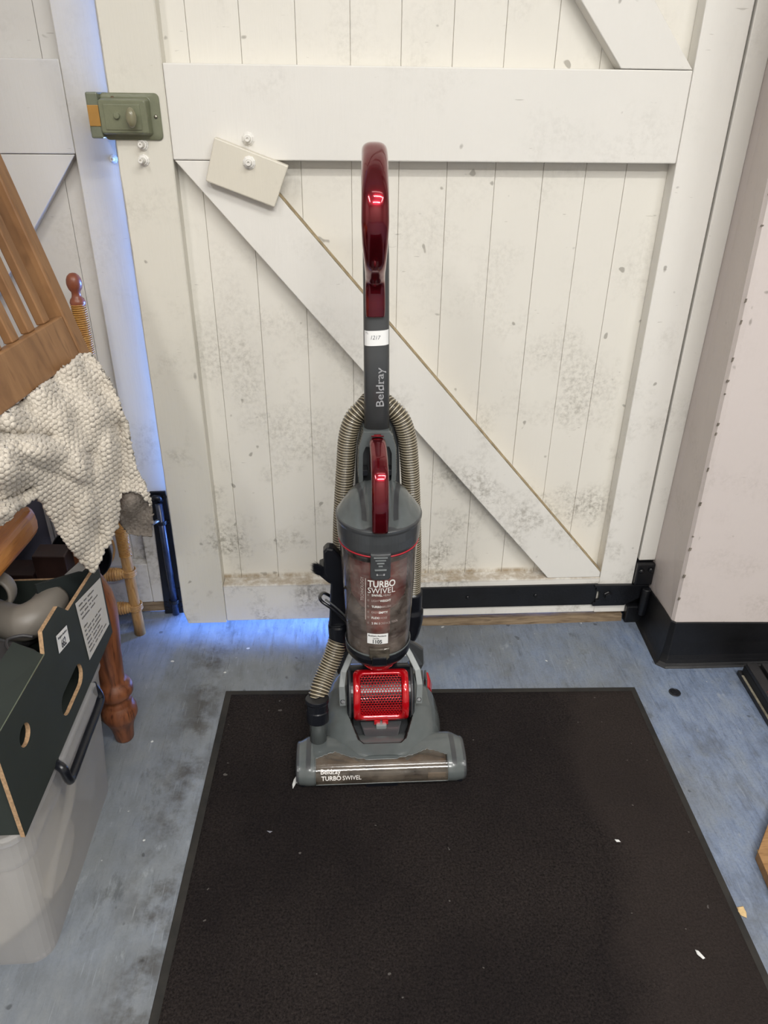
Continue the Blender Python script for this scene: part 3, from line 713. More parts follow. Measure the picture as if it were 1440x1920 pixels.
# yoke arms from the drum sides up to the neck
for sx in (-1, 1):
    b = MB(); P = [(.0755, 1.088, .108), (.0765, 1.096, .150), (.073, 1.112, .172), (.060, 1.132, .192), (.044, 1.150, .215)]
    o_, wd = [], .006
    ctr = [Vector((BX+sx*x, y, z)) for x, y, z in P]; nrm = Vector((0, -.62, .78)); R = []
    for i, p in enumerate(ctr):
        t = (ctr[min(i+1, 4)]-ctr[max(i-1, 0)]).normalized(); s_ = t.cross(nrm).normalized(); n_ = s_.cross(t)
        wv = wd*(1.0 if i else 1.05); R.append([p-s_*wv-n_*.003, p+s_*wv-n_*.003, p+s_*wv+n_*.003, p-s_*wv+n_*.003])
    b.rings(R); ya = b.build('yoke_arm', plain('light_grey_plastic', rgb(122, 127, 127), .3, .05, 60, coat=.3) if sx < 0 else bpy.data.materials['light_grey_plastic'], V, bevel=.0012)
    b = MB(); b.lathe([(.0046, 0), (.0046, .0012), (.003, .0016), (0, .0016)], ctr[0]+Vector((0, -.0022, .011)), (0, -.62, .78), 14, False); b.build('pivot_cap', BLACK, ya)
    b = MB(); b.prism([Vector((BX+sx*x, y, z)) for x, y, z in ((.052, 1.155, .218), (.090, 1.165, .178), (.0925, 1.165, .140), (.083, 1.16, .12), (.074, 1.15, .150), (.050, 1.150, .195))], (0, .012, 0)); b.build('yoke_shell', GREY2, V, bevel=.003)
# swivel neck, red collar
b = MB(); b.tube(catmull([(BX, 1.150, .12), (BX, 1.160, .17), (.061, 1.168, .22), (.060, 1.168, .27)], 6), [.036]*6+[.040]*13, 24); b.build('swivel_neck', BLACK, V, smooth=True)
b = MB(); b.lathe([(.020, .216), (.030, .218), (.034, .226), (.0365, .240), (.030, .244)], (.0595, 1.090, 0), (0, 0, 1), 48); b.build('neck_collar', REDG, V, smooth=False, bevel=.0015)

# rear spine from base to the pole
def sq(x, y, z, hx, hy, n=28, e=3.2):
    out = []
    for k in range(n):
        t = 2*PI*k/n; c, s = math.cos(t), math.sin(t)
        out.append(Vector((x+hx*math.copysign(abs(c)**(2/e), c), y+hy*math.copysign(abs(s)**(2/e), s), z)))
    return out
b = MB(); b.rings([sq(.0595, 1.192, z, hx, hy) for z, hx, hy in ((.17, .036, .03), (.25, .050, .036), (.40, .048, .036), (.52, .044, .032), (.56, .0415, .030), (.60, .0400, .030), (.635, .0375, .030), (.66, .032, .029), (.676, .0255, .026))]); b.build('rear_spine', GREY2, V, smooth=True)
# bracket with recess that holds the cup handle
b = MB(); pts = [(.0565-.0305, .560), (.0565-.0335, .600), (.0565-.032, .645), (.0565-.026, .668), (.0545-.0215, .676), (.0545+.0215, .676), (.0565+.026, .668), (.0565+.032, .645), (.0565+.0335, .600), (.0565+.0305, .560)]
inn = [(.0565-.0235, .560), (.0565-.0245, .600), (.0565-.0240, .636), (.0565-.0195, .6475), (.0565-.0190, .6480), (.0565+.0190, .6480), (.0565+.0195, .6475), (.0565+.0240, .636), (.0565+.0245, .600), (.0565+.0235, .560)]
R = [[Vector((x, 1.160, z)) for x, z in pts], [Vector((x, 1.128, z)) for x, z in pts], [Vector((x+(.0565-x)*.04, 1.1235, z-.001)) for x, z in pts], [Vector((x, 1.1235, z)) for x, z in inn], [Vector((x, 1.150, z)) for x, z in inn]]
b.rings(R, False); b.build('handle_bracket', GREY, V, bevel=.0015)
b = MB(); b.prism([Vector((x, 1.148, z)) for x, z in inn], (0, .01, 0)); b.build('bracket_back', GREY2, V)
for sx in (-1, 1):
    b = MB(); x = .0565+sx*.0205; b.box(x-.005, x+.005, 1.128, 1.146, .592, .603); b.build('bracket_lug', BLACK, V, bevel=.001)

# pole
PL = [(.655, 1.146), (.80, 1.150), (.95, 1.158), (.985, 1.160), (1.0, 1.162), (1.007, 1.163)]
b = MB(); R = []
for z, y in PL:
    k = 1.0 if z < .98 else (.93 if z < .99 else (.75 if z < 1.003 else .4))
    R.append(sq(interp(z, [(.65, .0565), (1.0, .0535)]), y, z, .0212*k*interp(z, [(.65, 1.0), (1, .93)]), .0165*k, 28, 3.0))
b.rings(R); b.build('pole', POLE, V, smooth=True)
def polef(u, v, off=.0004):      # front skin of the pole; u across, v height
    x0 = interp(v, [(.65, .0565), (1.0, .0535)]); y0 = interp(v, PL and [(z, y) for z, y in PL]); h = .0212*interp(v, [(.65, 1.0), (1, .93)])
    q = min(.999, abs(u)/h); return Vector((x0+u, y0-(.0165+off)*(1-q**3)**(1/3), v))
b = MB(); text(b, 'Beldray', lambda u, v: polef(.0088-v if False else (v-.0085+.0045), .7165+u), 0, 0, .0125, .0655, bold=.004)
b.v = []; b.f = []; b.mi = []
text(b, 'Beldray', lambda u, v: polef(-(v-.0105), .7165+u), 0, 0, .0125, .0650, bold=.006)
for u0 in (.0, .0265, .0375): b.add([polef(.0112, .7165+u0+.0005), polef(.0100, .7165+u0+.0005), polef(.0100, .7165+u0+.005), polef(.0112, .7165+u0+.005)], [(0, 1, 2, 3)])
b.build('brand_lettering', PRINTG, V, fix=False)
b = MB(); b.sheet(lambda u, v: polef(-.0192+.0380*u, .8155+.0018*u+.0235*v-.0028*math.sin(PI*u)*0, .0009), 24, 4); st = b.build('paper_label', WHITE, V, smooth=True, fix=False)
st['label'] = 'white paper label with handwritten 1217'
b = MB(); f2 = lambda u, v: polef(u, v, .0014)
text(b, '1217', f2, -.0095, .8265, .0062, .0155, shear=.25); text(b, 'YL', f2, -.0180, .8345, .0032, .0050)
b.build('handwriting', INKG, st, fix=False)

# looped red hand grip
def grip(name, path, hx, hy, mat, seg=28, ncat=8, e=2.6):
    P = catmull([(x, y, z) for x, y, z, *_ in path], ncat); n = len(P); R = []
    ks = [i/(len(path)-1) for i in range(len(path))]
    for i in range(n):
        t = i/(n-1); T = (P[min(i+1, n-1)]-P[max(i-1, 0)]).normalized(); nn = Vector((1, 0, 0)).cross(T).normalized()
        a = interp(t, [(k, p[3]) for k, p in zip(ks, path)]); c = interp(t, [(k, p[4]) for k, p in zip(ks, path)])
        r = []
        for k in range(seg):
            q = 2*PI*k/seg; cc, s_ = math.cos(q), math.sin(q)
            r.append(P[i]+Vector((hx*a*math.copysign(abs(cc)**(2/e), cc), 0, 0))+nn*(hy*c*math.copysign(abs(s_)**(2/e), s_)))
        R.append(r)
    b = MB(); b.rings(R); return b.build(name, mat, V, smooth=True)
grip('hand_grip', [(.0525, 1.176, .955, 1, .8), (.052, 1.179, 1.02, .98, 1), (.0512, 1.172, 1.066, .98, 1), (.0505, 1.150, 1.088, .98, 1), (.050, 1.120, 1.080, 1, 1), (.0485, 1.085, 1.060, 1, 1), (.0480, 1.061, 1.038, 1, 1), (.0480, 1.056, 1.010, 1.03, 1),
                   (.0485, 1.066, .982, .98, .95), (.0495, 1.084, .954, .86, .85), (.0505, 1.108, .934, .80, .7), (.0515, 1.127, .918, .80, .6), (.052, 1.134, .897, .82, .5), (.0525, 1.136, .875, .82, .5), (.0525, 1.137, .862, .78, .45)], .0186, .0140, RED)
# carry handle of the dust cup
ch = grip('cup_handle', [(.0555, 1.128, .600, .86, .8), (.0555, 1.127, .635, .92, 1), (.0555, 1.118, .656, .96, 1), (.0555, 1.098, .664, 1, 1), (.056, 1.070, .658, 1, 1), (.056, 1.046, .650, 1, 1), (.056, 1.026, .636, 1, 1), (.056, 1.016, .600, 1, 1), (.0562, 1.016, .575, 1, 1), (.0564, 1.018, .548, .98, 1)], .0138, .0095, RED, e=3.2)
b = MB(); b.prism([(.0555-.0105, 1.104, .6745), (.0555+.0105, 1.104, .6745), (.0555+.0105, 1.118, .669), (.0555-.0105, 1.118, .669)], (0, .0, .0022)); b.build('release_button', RED, ch, bevel=.0008)
b = MB(); b.box(.0555-.006, .0555+.006, 1.1045, 1.1065, .6755, .6785); b.build('button_ridge', RED, ch, bevel=.0005)

# dust cup
CX, CY = .0578, 1.090
def cupr(z): return interp(z, [(.262, .0570), (.30, .0590), (.49, .0675), (.497, .0682)])
def cupf(u, z, off=.0005):       # u: arc length from the front
    r = cupr(z)+off; a = u/r; return Vector((CX+r*math.sin(a), CY-r*math.cos(a), z))
b = MB(); b.lathe([(cupr(z), z) for z in (.262, .28, .30, .34, .38, .42, .46, .49, .497)], (CX, CY, 0), (0, 0, 1), 72, False)
cup = b.build('dust_cup', CUPG, V, smooth=True)
b = MB(); b.lathe([(.0560, .4975), (.0688, .4975), (.0705, .503), (.0718, .520), (.0722, .536), (.0735, .5405), (.0735, .5445), (.0700, .5465), (.0690, .5462)], (CX, CY, 0), (0, 0, 1), 72, True); b.build('lid_band', GREY2, V, smooth=False, bevel=.0008)
# dome of the lid: highest at the back, shallow scoop around the handle foot
b = MB()
def dome(u, v):
    r = .0712*u; a = 2*PI*v; x = r*math.cos(a); y = r*math.sin(a)
    h = .030*(1-(u**2.2)) + .022*smoothstep(-.6, 1, y/.0712)*(1-u**6)
    sc = math.exp(-((x/.030)**4))*smoothstep(.045, -.02, y)*.014*(1-u**8)
    fl = .0035*smoothstep(.019, .023, abs(x))*smoothstep(.055, .048, abs(x))*smoothstep(-.065, -.02, y)
    return Vector((CX+x, CY+y, .5458+max(0, h-sc+fl*(1-u**4))))
b.sheet(dome, 40, 96); b.build('lid_dome', GREY, V, smooth=True, fix=False)
for sx in (-1, 1):
    b = MB()
    def rib(u, v):
        x = sx*(.026+.012*v*v)+sx*(-.004+.008*u); y = -.048+.082*v; r = math.hypot(x, y)/.0712; a = math.atan2(y, x)
        return dome(r, (a/(2*PI)) % 1.0)+Vector((0, 0, .0008))
    b.sheet(rib, 3, 24); b.build('lid_rib', GREY2, V, smooth=True)
b = MB(); b.lathe([(.0680, .4940), (.0694, .4940), (.0694, .4962), (.0680, .4962)], (CX, CY, 0), (0, 0, 1), 72, False); b.build('red_seal_line', REDL, V, smooth=True)
b = MB(); b.lathe([(.0600, .482), (.0664, .482), (.0672, .4935), (.0600, .4935)], (CX, CY, 0), (0, 0, 1), 72, False); b.build('dark_seal_ring', BLACK, V, smooth=True)
# cyclone inside
CYC = plain('red_brown_cyclone', rgb(158, 52, 48), .45, .25, 30); CYC2 = plain('dusty_red_tube', rgb(178, 78, 68), .5, .25, 30)
b = MB(); b.lathe([(.030, .49), (.050, .49), (.0505, .42), (.049, .385), (.040, .366), (.026, .358)], (CX, CY, 0), (0, 0, 1), 48); b.build('cyclone_cone', CYC, V, smooth=True)
b = MB(); b.lathe([(.0225, .36), (.0225, .275)], (CX, CY, 0), (0, 0, 1), 32); b.build('cyclone_tube', CYC2, V, smooth=True)
DUST = plain('grey_brown_dust', rgb(112, 94, 74), .95, .3, 40, 0.6)
b = MB(); b.sheet(lambda u, v: Vector((CX+.0555*u*math.cos(2*PI*v), CY+.0555*u*math.sin(2*PI*v), .290+.006*noise.noise(Vector((u*3*math.cos(2*PI*v), u*3*math.sin(2*PI*v), 2)))+.012*u*u)), 12, 40); 
b.lathe([(.0555, .264), (.0562, .300), (.0550, .304)], (CX, CY, 0), (0, 0, 1), 40, False)
o = b.build('dust', DUST, V, smooth=True); o['kind'] = 'stuff'
# bottom flap of the cup
b = MB(); b.lathe([(.030, .243), (.046, .243), (.0555, .250), (.0600, .258), (.0612, .268), (.0600, .276), (.0586, .277)], (CX, CY, 0), (0, 0, 1), 72, True); b.build('cup_base', BLACK, V, smooth=False, bevel=.001)
b = MB(); b.lathe([(.0606, .2765), (.0612, .2785), (.0600, .2800)], (CX, CY, 0), (0, 0, 1), 72, False); b.build('base_rim', GREY, V, smooth=True)
# latches
def latch(name, z0, z1, hw, mat, off, d=.006):
    b = MB(); R = []
    for k, (o1, s) in enumerate(((0, 1), (off, 1), (off+.0012, .88))):
        pts = []
        for u, z in ((-hw, z0+.004), (-hw*.8, z0), (0, z0), (hw*.8, z0), (hw, z0+.004), (hw, (z0+z1)/2), (hw, z1), (hw*.5, z1), (0, z1), (-hw*.5, z1), (-hw, z1), (-hw, (z0+z1)/2)):
            zz = (z0+z1)/2+(z-(z0+z1)/2)*s; pts.append(cupf(u*s, zz, o1))
        R.append(pts)
    b.rings(R); return b.build(name, mat, V, bevel=.0008)
la = latch('cup_latch', .4515, .5035, .0170, GREY2, .0055)
for k in range(4):
    b = MB(); hw = .0115-.0027*k; z = .4985-.0056*k; b.prism([cupf(-hw, z, .0066), cupf(hw, z, .0066), cupf(hw, z-.0018, .0066), cupf(-hw, z-.0018, .0066)], (0, -.0012, 0)); b.build('latch_ridge', SILV, la)
b = MB(); fl_ = lambda u, v: cupf(u, v, .0080); b.prism([fl_(-.0100, .4750), fl_(.0100, .4750), fl_(.0095, .4725), fl_(-.0095, .4725)], (0, -.001, 0)); b.build('latch_ridge', SILV, la)
b = MB(); b.add([fl_(-.0070, .4662), fl_(-.0045, .4662), fl_(-.0045, .4622), fl_(-.0070, .4622)], [(0, 1, 2, 3)]); b.add([fl_(.0070, .4662), fl_(.0045, .4662), fl_(.0045, .4622), fl_(.0070, .4622)], [(0, 1, 2, 3)]); b.add([fl_(-.0045, .4640), fl_(.0045, .4640), fl_(.0045, .4632), fl_(-.0045, .4632)], [(0, 1, 2, 3)])
b.build('latch_symbol', PRINTG, la, fix=False)
latch('flap_latch', .272, .2985, .0185, glass('latch_clear', (.62, .60, .56, 1), .6, rgb(120, 112, 100)), .0060)
b = MB(); b.prism([cupf(-.0135, .262, .004), cupf(.0135, .262, .004), cupf(.0125, .279, .003), cupf(-.0125, .279, .003)], (0, -.007, 0)); b.build('flap_catch', BLACK, V, bevel=.001)
# print on the cup
f = lambda u, v: cupf(u, v, .0012)
def zc(py): return PY(711, py, CY-.064).z
b = MB(); text(b, 'TURBO', f, -.0215, zc(1100), zc(1087.5)-zc(1100), .0480, bold=.022); text(b, 'SWIVEL', f, -.0215, zc(1112), zc(1101.5)-zc(1112), .0480)
b.build('cup_lettering', PRINT, V, fix=False)
b = MB(); wb = MB()
for st, x0, wd, bo, py in (('SWIVEL', -.0145, .0185, 1, 1118), ('HEAD', .0050, .0135, 0, 1118), ('LIGHT', -.0145, .0135, 0, 1128.5), ('WEIGHT', -.0005, .0195, 1, 1128.5), ('TURBO', -.0145, .0170, 1, 1140),
                       ('BRUSH', .0035, .0155, 0, 1140), ('EASY', -.0145, .0115, 0, 1151), ('EMPTY', -.0020, .0160, 1, 1151), ('FLEXI', -.0145, .0135, 1, 1161.5), ('HOSE', .0005, .0125, 0, 1161.5),
                       ('2 IN 1', -.0145, .0140, 1, 1172), ('CREVICE TOOL', .0010, .0330, 0, 1172)):
    text(b if bo else wb, st, f, x0, zc(py), .0046, wd, bold=.025 if bo else 0.0)
b.build('feature_lettering', PRINT, V, fix=False); wb.build('feature_lettering', PRINTD, V, fix=False)
wb = MB()
for py in (1116, 1126.5, 1138, 1149, 1159.5, 1170):
    z = zc(py); wb.add([f(-.0205+.0016*math.cos(2*PI*k/12)*q, z+.0020*math.sin(2*PI*k/12)*q) for q in (1, .75) for k in range(12)], [(k, (k+1) % 12, 12+(k+1) % 12, 12+k) for k in range(12)])
wb.build('bullet_rings', PRINTD, V, fix=False)
b = MB(); z0 = zc(1165); z1 = zc(1085); b.add([f(-.0262, z0+(z1-z0)*i/12) for i in range(13)]+[f(-.0247, z0+(z1-z0)*i/12) for i in range(13)], [(i, i+1, 14+i, 13+i) for i in range(12)])
b.build('print_rule', PRINTD, V, fix=False)
b = MB(); zz = zc(1130); text(b, 'TECHNOLOGY', lambda u, v: f(-.0290-v, zz+u), 0, 0, .0058, zc(1084)-zz, shear=-.15); b.build('side_lettering', PRINTD, V, fix=False)
b = MB(); zz = zc(1165); text(b, 'SWIVEL', lambda u, v: f(-.0290-v, zz+u), 0, 0, .0050, .0300, shear=-.15); b.build('side_lettering', plain('worn_print', rgb(104, 96, 92), .6), V, fix=False)
# auction sticker on the cup
z0, z1 = zc(1210), zc(1190.5); b = MB(); b.sheet(lambda u, v: cupf(-.0222+.0375*u, z0+(z1-z0)*v, .0012), 16, 4); st = b.build('lot_sticker', WHITE, V, smooth=True, fix=False); st['label'] = 'white lot sticker reading 1105'
b = MB(); f = lambda u, v: cupf(u, v, .0018); h = z1-z0
text(b, 'Rodgers Auctions', f, -.0200, z0+h*.74, h*.15, .0320, bold=.02); text(b, 'Lot No.', f, -.0115, z0+h*.50, h*.14, .0110, bold=.02); text(b, '1105', f, -.0120, z0+h*.08, h*.34, .0165, bold=.03)
b.build('sticker_print', INK, st, fix=False)

# ribbed hose
HM = MatB('smoky_beige_hose'); HM.base(rgb(168, 158, 136)); HM.set(rough=.22, coat=.6, coatr=.05); HOSE = HM.m
HG = MatB('hose_film'); HG.base(rgb(70, 63, 50)); HG.set(rough=.3, coat=.4); HOSEG = HG.m
def hose(name, path, r, pitch=.0050, amp=.0026, seg=22, ns=6):
    P = catmull(path, 24); L = [0]
    for a, c in zip(P, P[1:]): L.append(L[-1]+(c-a).length)
    n = int(L[-1]/pitch*ns); pts = []; j = 0
    for i in range(n+1):
        s = L[-1]*i/n
        while j < len(L)-2 and L[j+1] < s: j += 1
        pts.append(P[j].lerp(P[j+1], (s-L[j])/max(1e-9, L[j+1]-L[j])))
    prof = [1, .75, -.35, -1, -.35, .75]
    b = MB(); b.tube(pts, [r+amp*(prof[i % ns]-1)*.5 for i in range(n+1)], seg, False)
    mi = []
    for i in range(n): mi += [0 if i % ns in (0, 5) else 1]*seg
    b.mi = mi
    # close the ends
    o = b.build(name, [HOSE, HOSEG], V, smooth=True); return o
def pt(px, py, Y): return tuple(PY(px, py, Y))
hose('hose', [pt(772, 1120, 1.185), pt(774, 1060, 1.182), pt(773, 990, 1.178), pt(771, 930, 1.175), pt(768, 870, 1.172), pt(763, 820, 1.172), pt(751, 785, 1.172), pt(732, 764, 1.178), (.056, 1.196, .708),
              pt(682, 764, 1.178), pt(663, 785, 1.172), pt(652, 820, 1.172), pt(648, 870, 1.172), pt(644, 930, 1.170), pt(641, 990, 1.168), pt(640, 1060, 1.165)], .0168)
hose('lower_hose', [pt(634, 1200, 1.13), pt(625, 1228, 1.118), pt(610, 1264, 1.098), pt(599, 1295, 1.075), pt(594, 1315, 1.062)], .0195, .0056, .0032)
# connectors of the lower hose
b = MB(); b.lathe([(.019, .0), (.0215, .002), (.0215, .024), (.0205, .026), (.0205, .040), (.0225, .043), (.0225, .050)], pt(596, 1352, 1.042), (0, .22, 1), 36); b.build('hose_connector', BLACK, V, smooth=False, bevel=.0012)
b = MB(); b.lathe([(.0165, -.03), (.0165, .045), (.0180, .048)], pt(597, 1385, 1.046), (0, .12, 1), 32); b.build('hose_spigot', GREY, V, smooth=True)
b = MB(); b.lathe([(.019, -.028), (.0205, -.024), (.0205, .018), (.019, .022), (.019, .026)], pt(636, 1186, 1.135), (-.05, .1, 1), 36); b.build('hose_cuff', BLACK, V, smooth=False, bevel=.001)
# accessory tool clipped upside down at the left: crevice tool with dusting brush
b = MB(); c = [pt(x, y, 1.135) for x, y in ((617, 1168), (620, 1090), (607, 1068), (606, 1030), (613, 1022), (625, 1024), (650, 1050), (654, 1168))]
b.prism([Vector(p)+Vector((0, -.011, 0)) for p in c], (0, .024, 0)); ct = b.build('crevice_tool', BLACK, V, bevel=.004)
b = MB(); c = [pt(x, y, 1.125) for x, y in ((598, 1066), (612, 1060), (648, 1100), (650, 1106), (616, 1094), (600, 1081))]
b.prism(c, (0, .03, 0)); b.build('brush_holder', BLACK, ct, bevel=.002)
b = MB(); rnd = random.Random(3)
for i in range(700):
    a = rnd.random(); p = Vector(pt(599+a*9, 1064+rnd.random()*16, 1.120+.03*rnd.random())); d = Vector((-.012-.007*rnd.random(), rnd.uniform(-.003, .003), .007+.010*rnd.random()*(a)+.002))
    b.add([p, p+Vector((0, .0006, .0005)), p+d], [(0, 1, 2)])
o = b.build('brush_bristles', BLACK, ct); o['kind'] = 'stuff'
b = MB(); b.tube(catmull([pt(654, 1168, 1.09), pt(625, 1143, 1.085), pt(604, 1128, 1.09), pt(600, 1118, 1.11), pt(608, 1112, 1.14), pt(625, 1122, 1.16), pt(650, 1142, 1.17)], 8), .0032, 10); b.build('tool_holder_loop', BLACK, V, smooth=True)
b = MB(); b.tube(catmull([pt(658, 1165, 1.088), pt(629, 1138, 1.083), pt(610, 1124, 1.086)], 8), .0018, 8); b.build('holder_rib', GREY2, V, smooth=True)
# elbow at the right where the hose enters
b = MB(); b.tube(catmull([pt(773, 1108, 1.185), pt(772, 1140, 1.185), pt(770, 1165, 1.185), pt(762, 1188, 1.185), pt(745, 1200, 1.187)], 8), [.0200]*9+[.0235]*8+[.0230]*16, 28); b.build('hose_elbow', BLACK, V, smooth=True)
# hose hook behind the pole
b = MB(); b.box(.046, .066, 1.165, 1.196, .676, .688); b.build('hose_hook', GREY2, V, bevel=.003)

# ------------------------------------------------------------------ things on the left
def plate(name, outer, holes, fn, mats, parent, thick):
    """flat sheet with holes: outer and holes are 2-D loops, fn(u, v, w) -> point, w runs 0..thick"""
    cu = bpy.data.curves.new('c', 'CURVE'); cu.dimensions = '2D'; cu.fill_mode = 'BOTH'; cu.extrude = .5
    for lp_ in [outer]+holes:
        sp = cu.splines.new('POLY'); sp.points.add(len(lp_)-1); sp.use_cyclic_u = True
        for p, q in zip(sp.points, lp_): p.co = (q[0], q[1], 0, 1)
    o = bpy.data.objects.new('c', cu); C.objects.link(o); bpy.context.view_layer.update()
    me = bpy.data.meshes.new_from_object(o.evaluated_get(bpy.context.evaluated_depsgraph_get()))
    b = MB(); b.v = [fn(v.co.x, v.co.y, thick*(v.co.z+.5)) for v in me.vertices]
    for p in me.polygons: b.f.append(list(p.vertices)); b.mi.append(0 if abs(p.normal.z) > .5 else min(1, len(mats)-1))
    bpy.data.objects.remove(o); bpy.data.curves.remove(cu); bpy.data.meshes.remove(me)
    bm_o = b.build(name, mats, parent, fix=False); 
    bm = bmesh.new(); bm.from_mesh(bm_o.data); bmesh.ops.remove_doubles(bm, verts=bm.verts, dist=1e-5); bmesh.ops.recalc_face_normals(bm, faces=bm.faces); bm.to_mesh(bm_o.data); bm.free()
    return bm_o

PINE = wood('orange_pine', rgb(158, 92, 34), rgb(196, 128, 58), rgb(214, 150, 78), (30, 4, 30), .35)
PINEL = wood('turned_pine', rgb(72, 38, 22), rgb(116, 68, 42), rgb(140, 88, 56), (45, 45, 5), .38)
BEECH = wood('beech_brown', rgb(112, 78, 48), rgb(134, 97, 62), rgb(150, 112, 75), (9, 30, 6), .5)
CANE = wood('rattan_cane', rgb(140, 96, 48), rgb(178, 136, 82), rgb(200, 160, 104), (60, 60, 8), .4)
KNOB = plain('red_brown_knob', rgb(126, 70, 48), .35, .2, 40)
GREEN = plain('dark_green_card', rgb(34, 41, 37), .75, .10, 12, .1)
CARD = plain('brown_card_edge', rgb(160, 130, 98), .85, .3, 220)
DGREY = plain('charcoal_plastic_part', rgb(60, 59, 60), .5, .15, 20)
BEIGE = plain('beige_plastic_pipe', rgb(116, 110, 102), .45, .08, 20)
BROWN = plain('dark_brown_wood', rgb(48, 30, 26), .5, .25, 30)

# translucent storage tub
def rrect2(x0, x1, y0, y1, r, n=6):
    p = []
    for cx, cy, a0 in ((x1-r, y1-r, 0), (x0+r, y1-r, 90), (x0+r, y0+r, 180), (x1-r, y0+r, 270)):
        for k in range(n+1):
            a = math.radians(a0+90*k/n); p.append((cx+r*math.cos(a), cy+r*math.sin(a)))
    return p
m = MatB('frosted_plastic'); co = m.coords(); n = m.noise(6, 4, .6, co)
m.base(m.ramp(n, [(.3, rgb(206, 206, 208)), (.7, rgb(222, 221, 220))])); m.set(rough=.32)
tr = m.node('ShaderNodeBsdfTransparent'); tr.inputs[0].default_value = (.93, .93, .94, 1); tl = m.node('ShaderNodeBsdfTranslucent'); tl.inputs[0].default_value = rgb(214, 212, 210)
mx = m.node('ShaderNodeMixShader'); mx.inputs[0].default_value = .45; m.L(m.b.outputs[0], mx.inputs[1]); m.L(tl.outputs[0], mx.inputs[2])
mx2 = m.node('ShaderNodeMixShader'); mx2.inputs[0].default_value = .60; m.L(mx.outputs[0], mx2.inputs[1]); m.L(tr.outputs[0], mx2.inputs[2]); m.L(mx2.outputs[0], m.out.inputs[0]); FROST = m.m
t = thing('storage_tub', 'frosted clear plastic storage tub with black clip on the blue floor', 'storage box', (-.72, .86, 0))
b = MB(); R = []
for z, gx, r in ((.004, -.012, .03), (.0, -.008, .03), (.0, 0, .032), (.012, .001, .034), (.13, .011, .034), (.235, .019, .034), (.236, .0235, .036), (.262, .025, .036), (.285, .027, .036), (.288, .027, .036)):
    R.append([Vector((x, y, z+.0005)) for x, y in rrect2(-.985-gx, -.4585+gx, .672-gx*.6, 1.022+gx*.6, r)])
b.rings(R[1:], False); b.add(R[2], [tuple(range(len(R[2])))])
b.build('tub_body', FROST, t, smooth=False, bevel=.002, thick=.0022, toff=-1)
b = MB(); R = []
for z, g in ((.288, .024), (.288, .031), (.300, .031), (.303, .026), (.299, .018), (.299, .0)):
    R.append([Vector((x, y, z)) for x, y in rrect2(-.985-g, -.4585+g, .672-g*.6, 1.022+g*.6, .036)])
b.rings(R, False); b.add(R[-1], [tuple(range(len(R[-1])))]); b.build('tub_lid', FROST, t, bevel=.0015)
# black clip handle hooked over the rim, clear lug above it
b = MB(); b.tube(catmull([(-.428, .785, .302), (-.416, .779, .296), (-.414, .783, .270), (-.415, .80, .262), (-.416, .88, .262), (-.416, .945, .264), (-.418, .958, .272), (-.425, .958, .296)], 6), .0068, 12); b.build('clip_handle', BLACK, t, smooth=True)
b = MB(); b.box(-.4275, -.417, .79, .955, .276, .306); b.build('clip_lug', FROST, t, bevel=.004)
# things dimly seen through the tub's wall
b = MB(); R = []
for k in range(2):
    pass
tm = plain('cream_cloth', rgb(226, 220, 206), .9, .05, 12)
t2 = thing('folded_cloth', 'cream bundle dimly seen inside the frosted tub', 'cloth', (-.56, .80, .003))
b = MB(); b.rings([[Vector((-.565+rx*math.cos(a), .815+ry*math.sin(a)*(1+.08*math.sin(3*a)), z)) for a in [2*PI*k/36 for k in range(36)]] for z, rx, ry in ((.006, .085, .12), (.03, .094, .13), (.10, .093, .125), (.15, .080, .110), (.165, .05, .07))])
b.build('bundle', tm, t2, smooth=True)
b = MB(); b.tube(catmull([(-.478, .745, .05), (-.474, .80, .09), (-.472, .88, .12), (-.472, .94, .19)], 6), .008, 10); b.build('fold', tm, t2, smooth=True)
t3 = thing('paper_stack', 'pale wavy stack standing inside the frosted tub behind the cream bundle', 'papers', (-.6, .97, .003))
b = MB(); b.prism([(-.75, .965, .004), (-.478, .965, .004), (-.466, .972, .12), (-.462, .978, .2), (-.75, .978, .2)], (0, .025, 0)); b.build('sheets', plain('dull_grey_blue', rgb(150, 156, 168), .8), t3, bevel=.004)


# dark green fruit carton on the tub
bx = thing('green_carton', 'dark green cardboard carton with white paper labels on top of the frosted tub', 'cardboard box', (-.6, .87, .303))
X0 = -.425
def side(u, v, w_): return Vector((X0-w_, u, v))
def ell(cy, cz, ry, rz, rot=0, n=20): return [(cy+ry*math.cos(2*PI*k/n)*math.cos(rot)-rz*math.sin(2*PI*k/n)*math.sin(rot), cz+ry*math.cos(2*PI*k/n)*math.sin(rot)+rz*math.sin(2*PI*k/n)*math.cos(rot)) for k in range(n)]
def slot(y0, y1, z0, z1):
    r = (z1-z0)/2; return [(y1-r+r*math.cos(a), (z0+z1)/2+r*math.sin(a)) for a in [-PI/2+PI*k/8 for k in range(9)]]+[(y0+r-r*math.cos(a), (z0+z1)/2-r*math.sin(a)) for a in [-PI/2+PI*k/8 for k in range(9)]]
outer = [(.660, .304), (1.088, .304), (1.088, .452), (.935, .466), (.905, .496), (.842, .499), (.832, .466), (.660, .474)]
plate('side_panel', outer, [slot(.838, .935, .332, .372), ell(.728, .418, .0165, .0155)], side, [GREEN, CARD], bx, .006)
b = MB(); b.prism([Vector((X0-.001, .660, .474)), Vector((X0-.001, .832, .4665)), Vector((X0-.045, .845, .480)), Vector((X0-.050, .660, .484))], (0, 0, -.004)); b.build('top_flap', GREEN, bx)
b = MB(); b.tube([Vector((X0-.0005, .660, .4745)), Vector((X0-.0005, .832, .4670))], .0007, 6); b.build('fold_crease', plain('scuffed_fold', rgb(92, 100, 84), .8), bx)
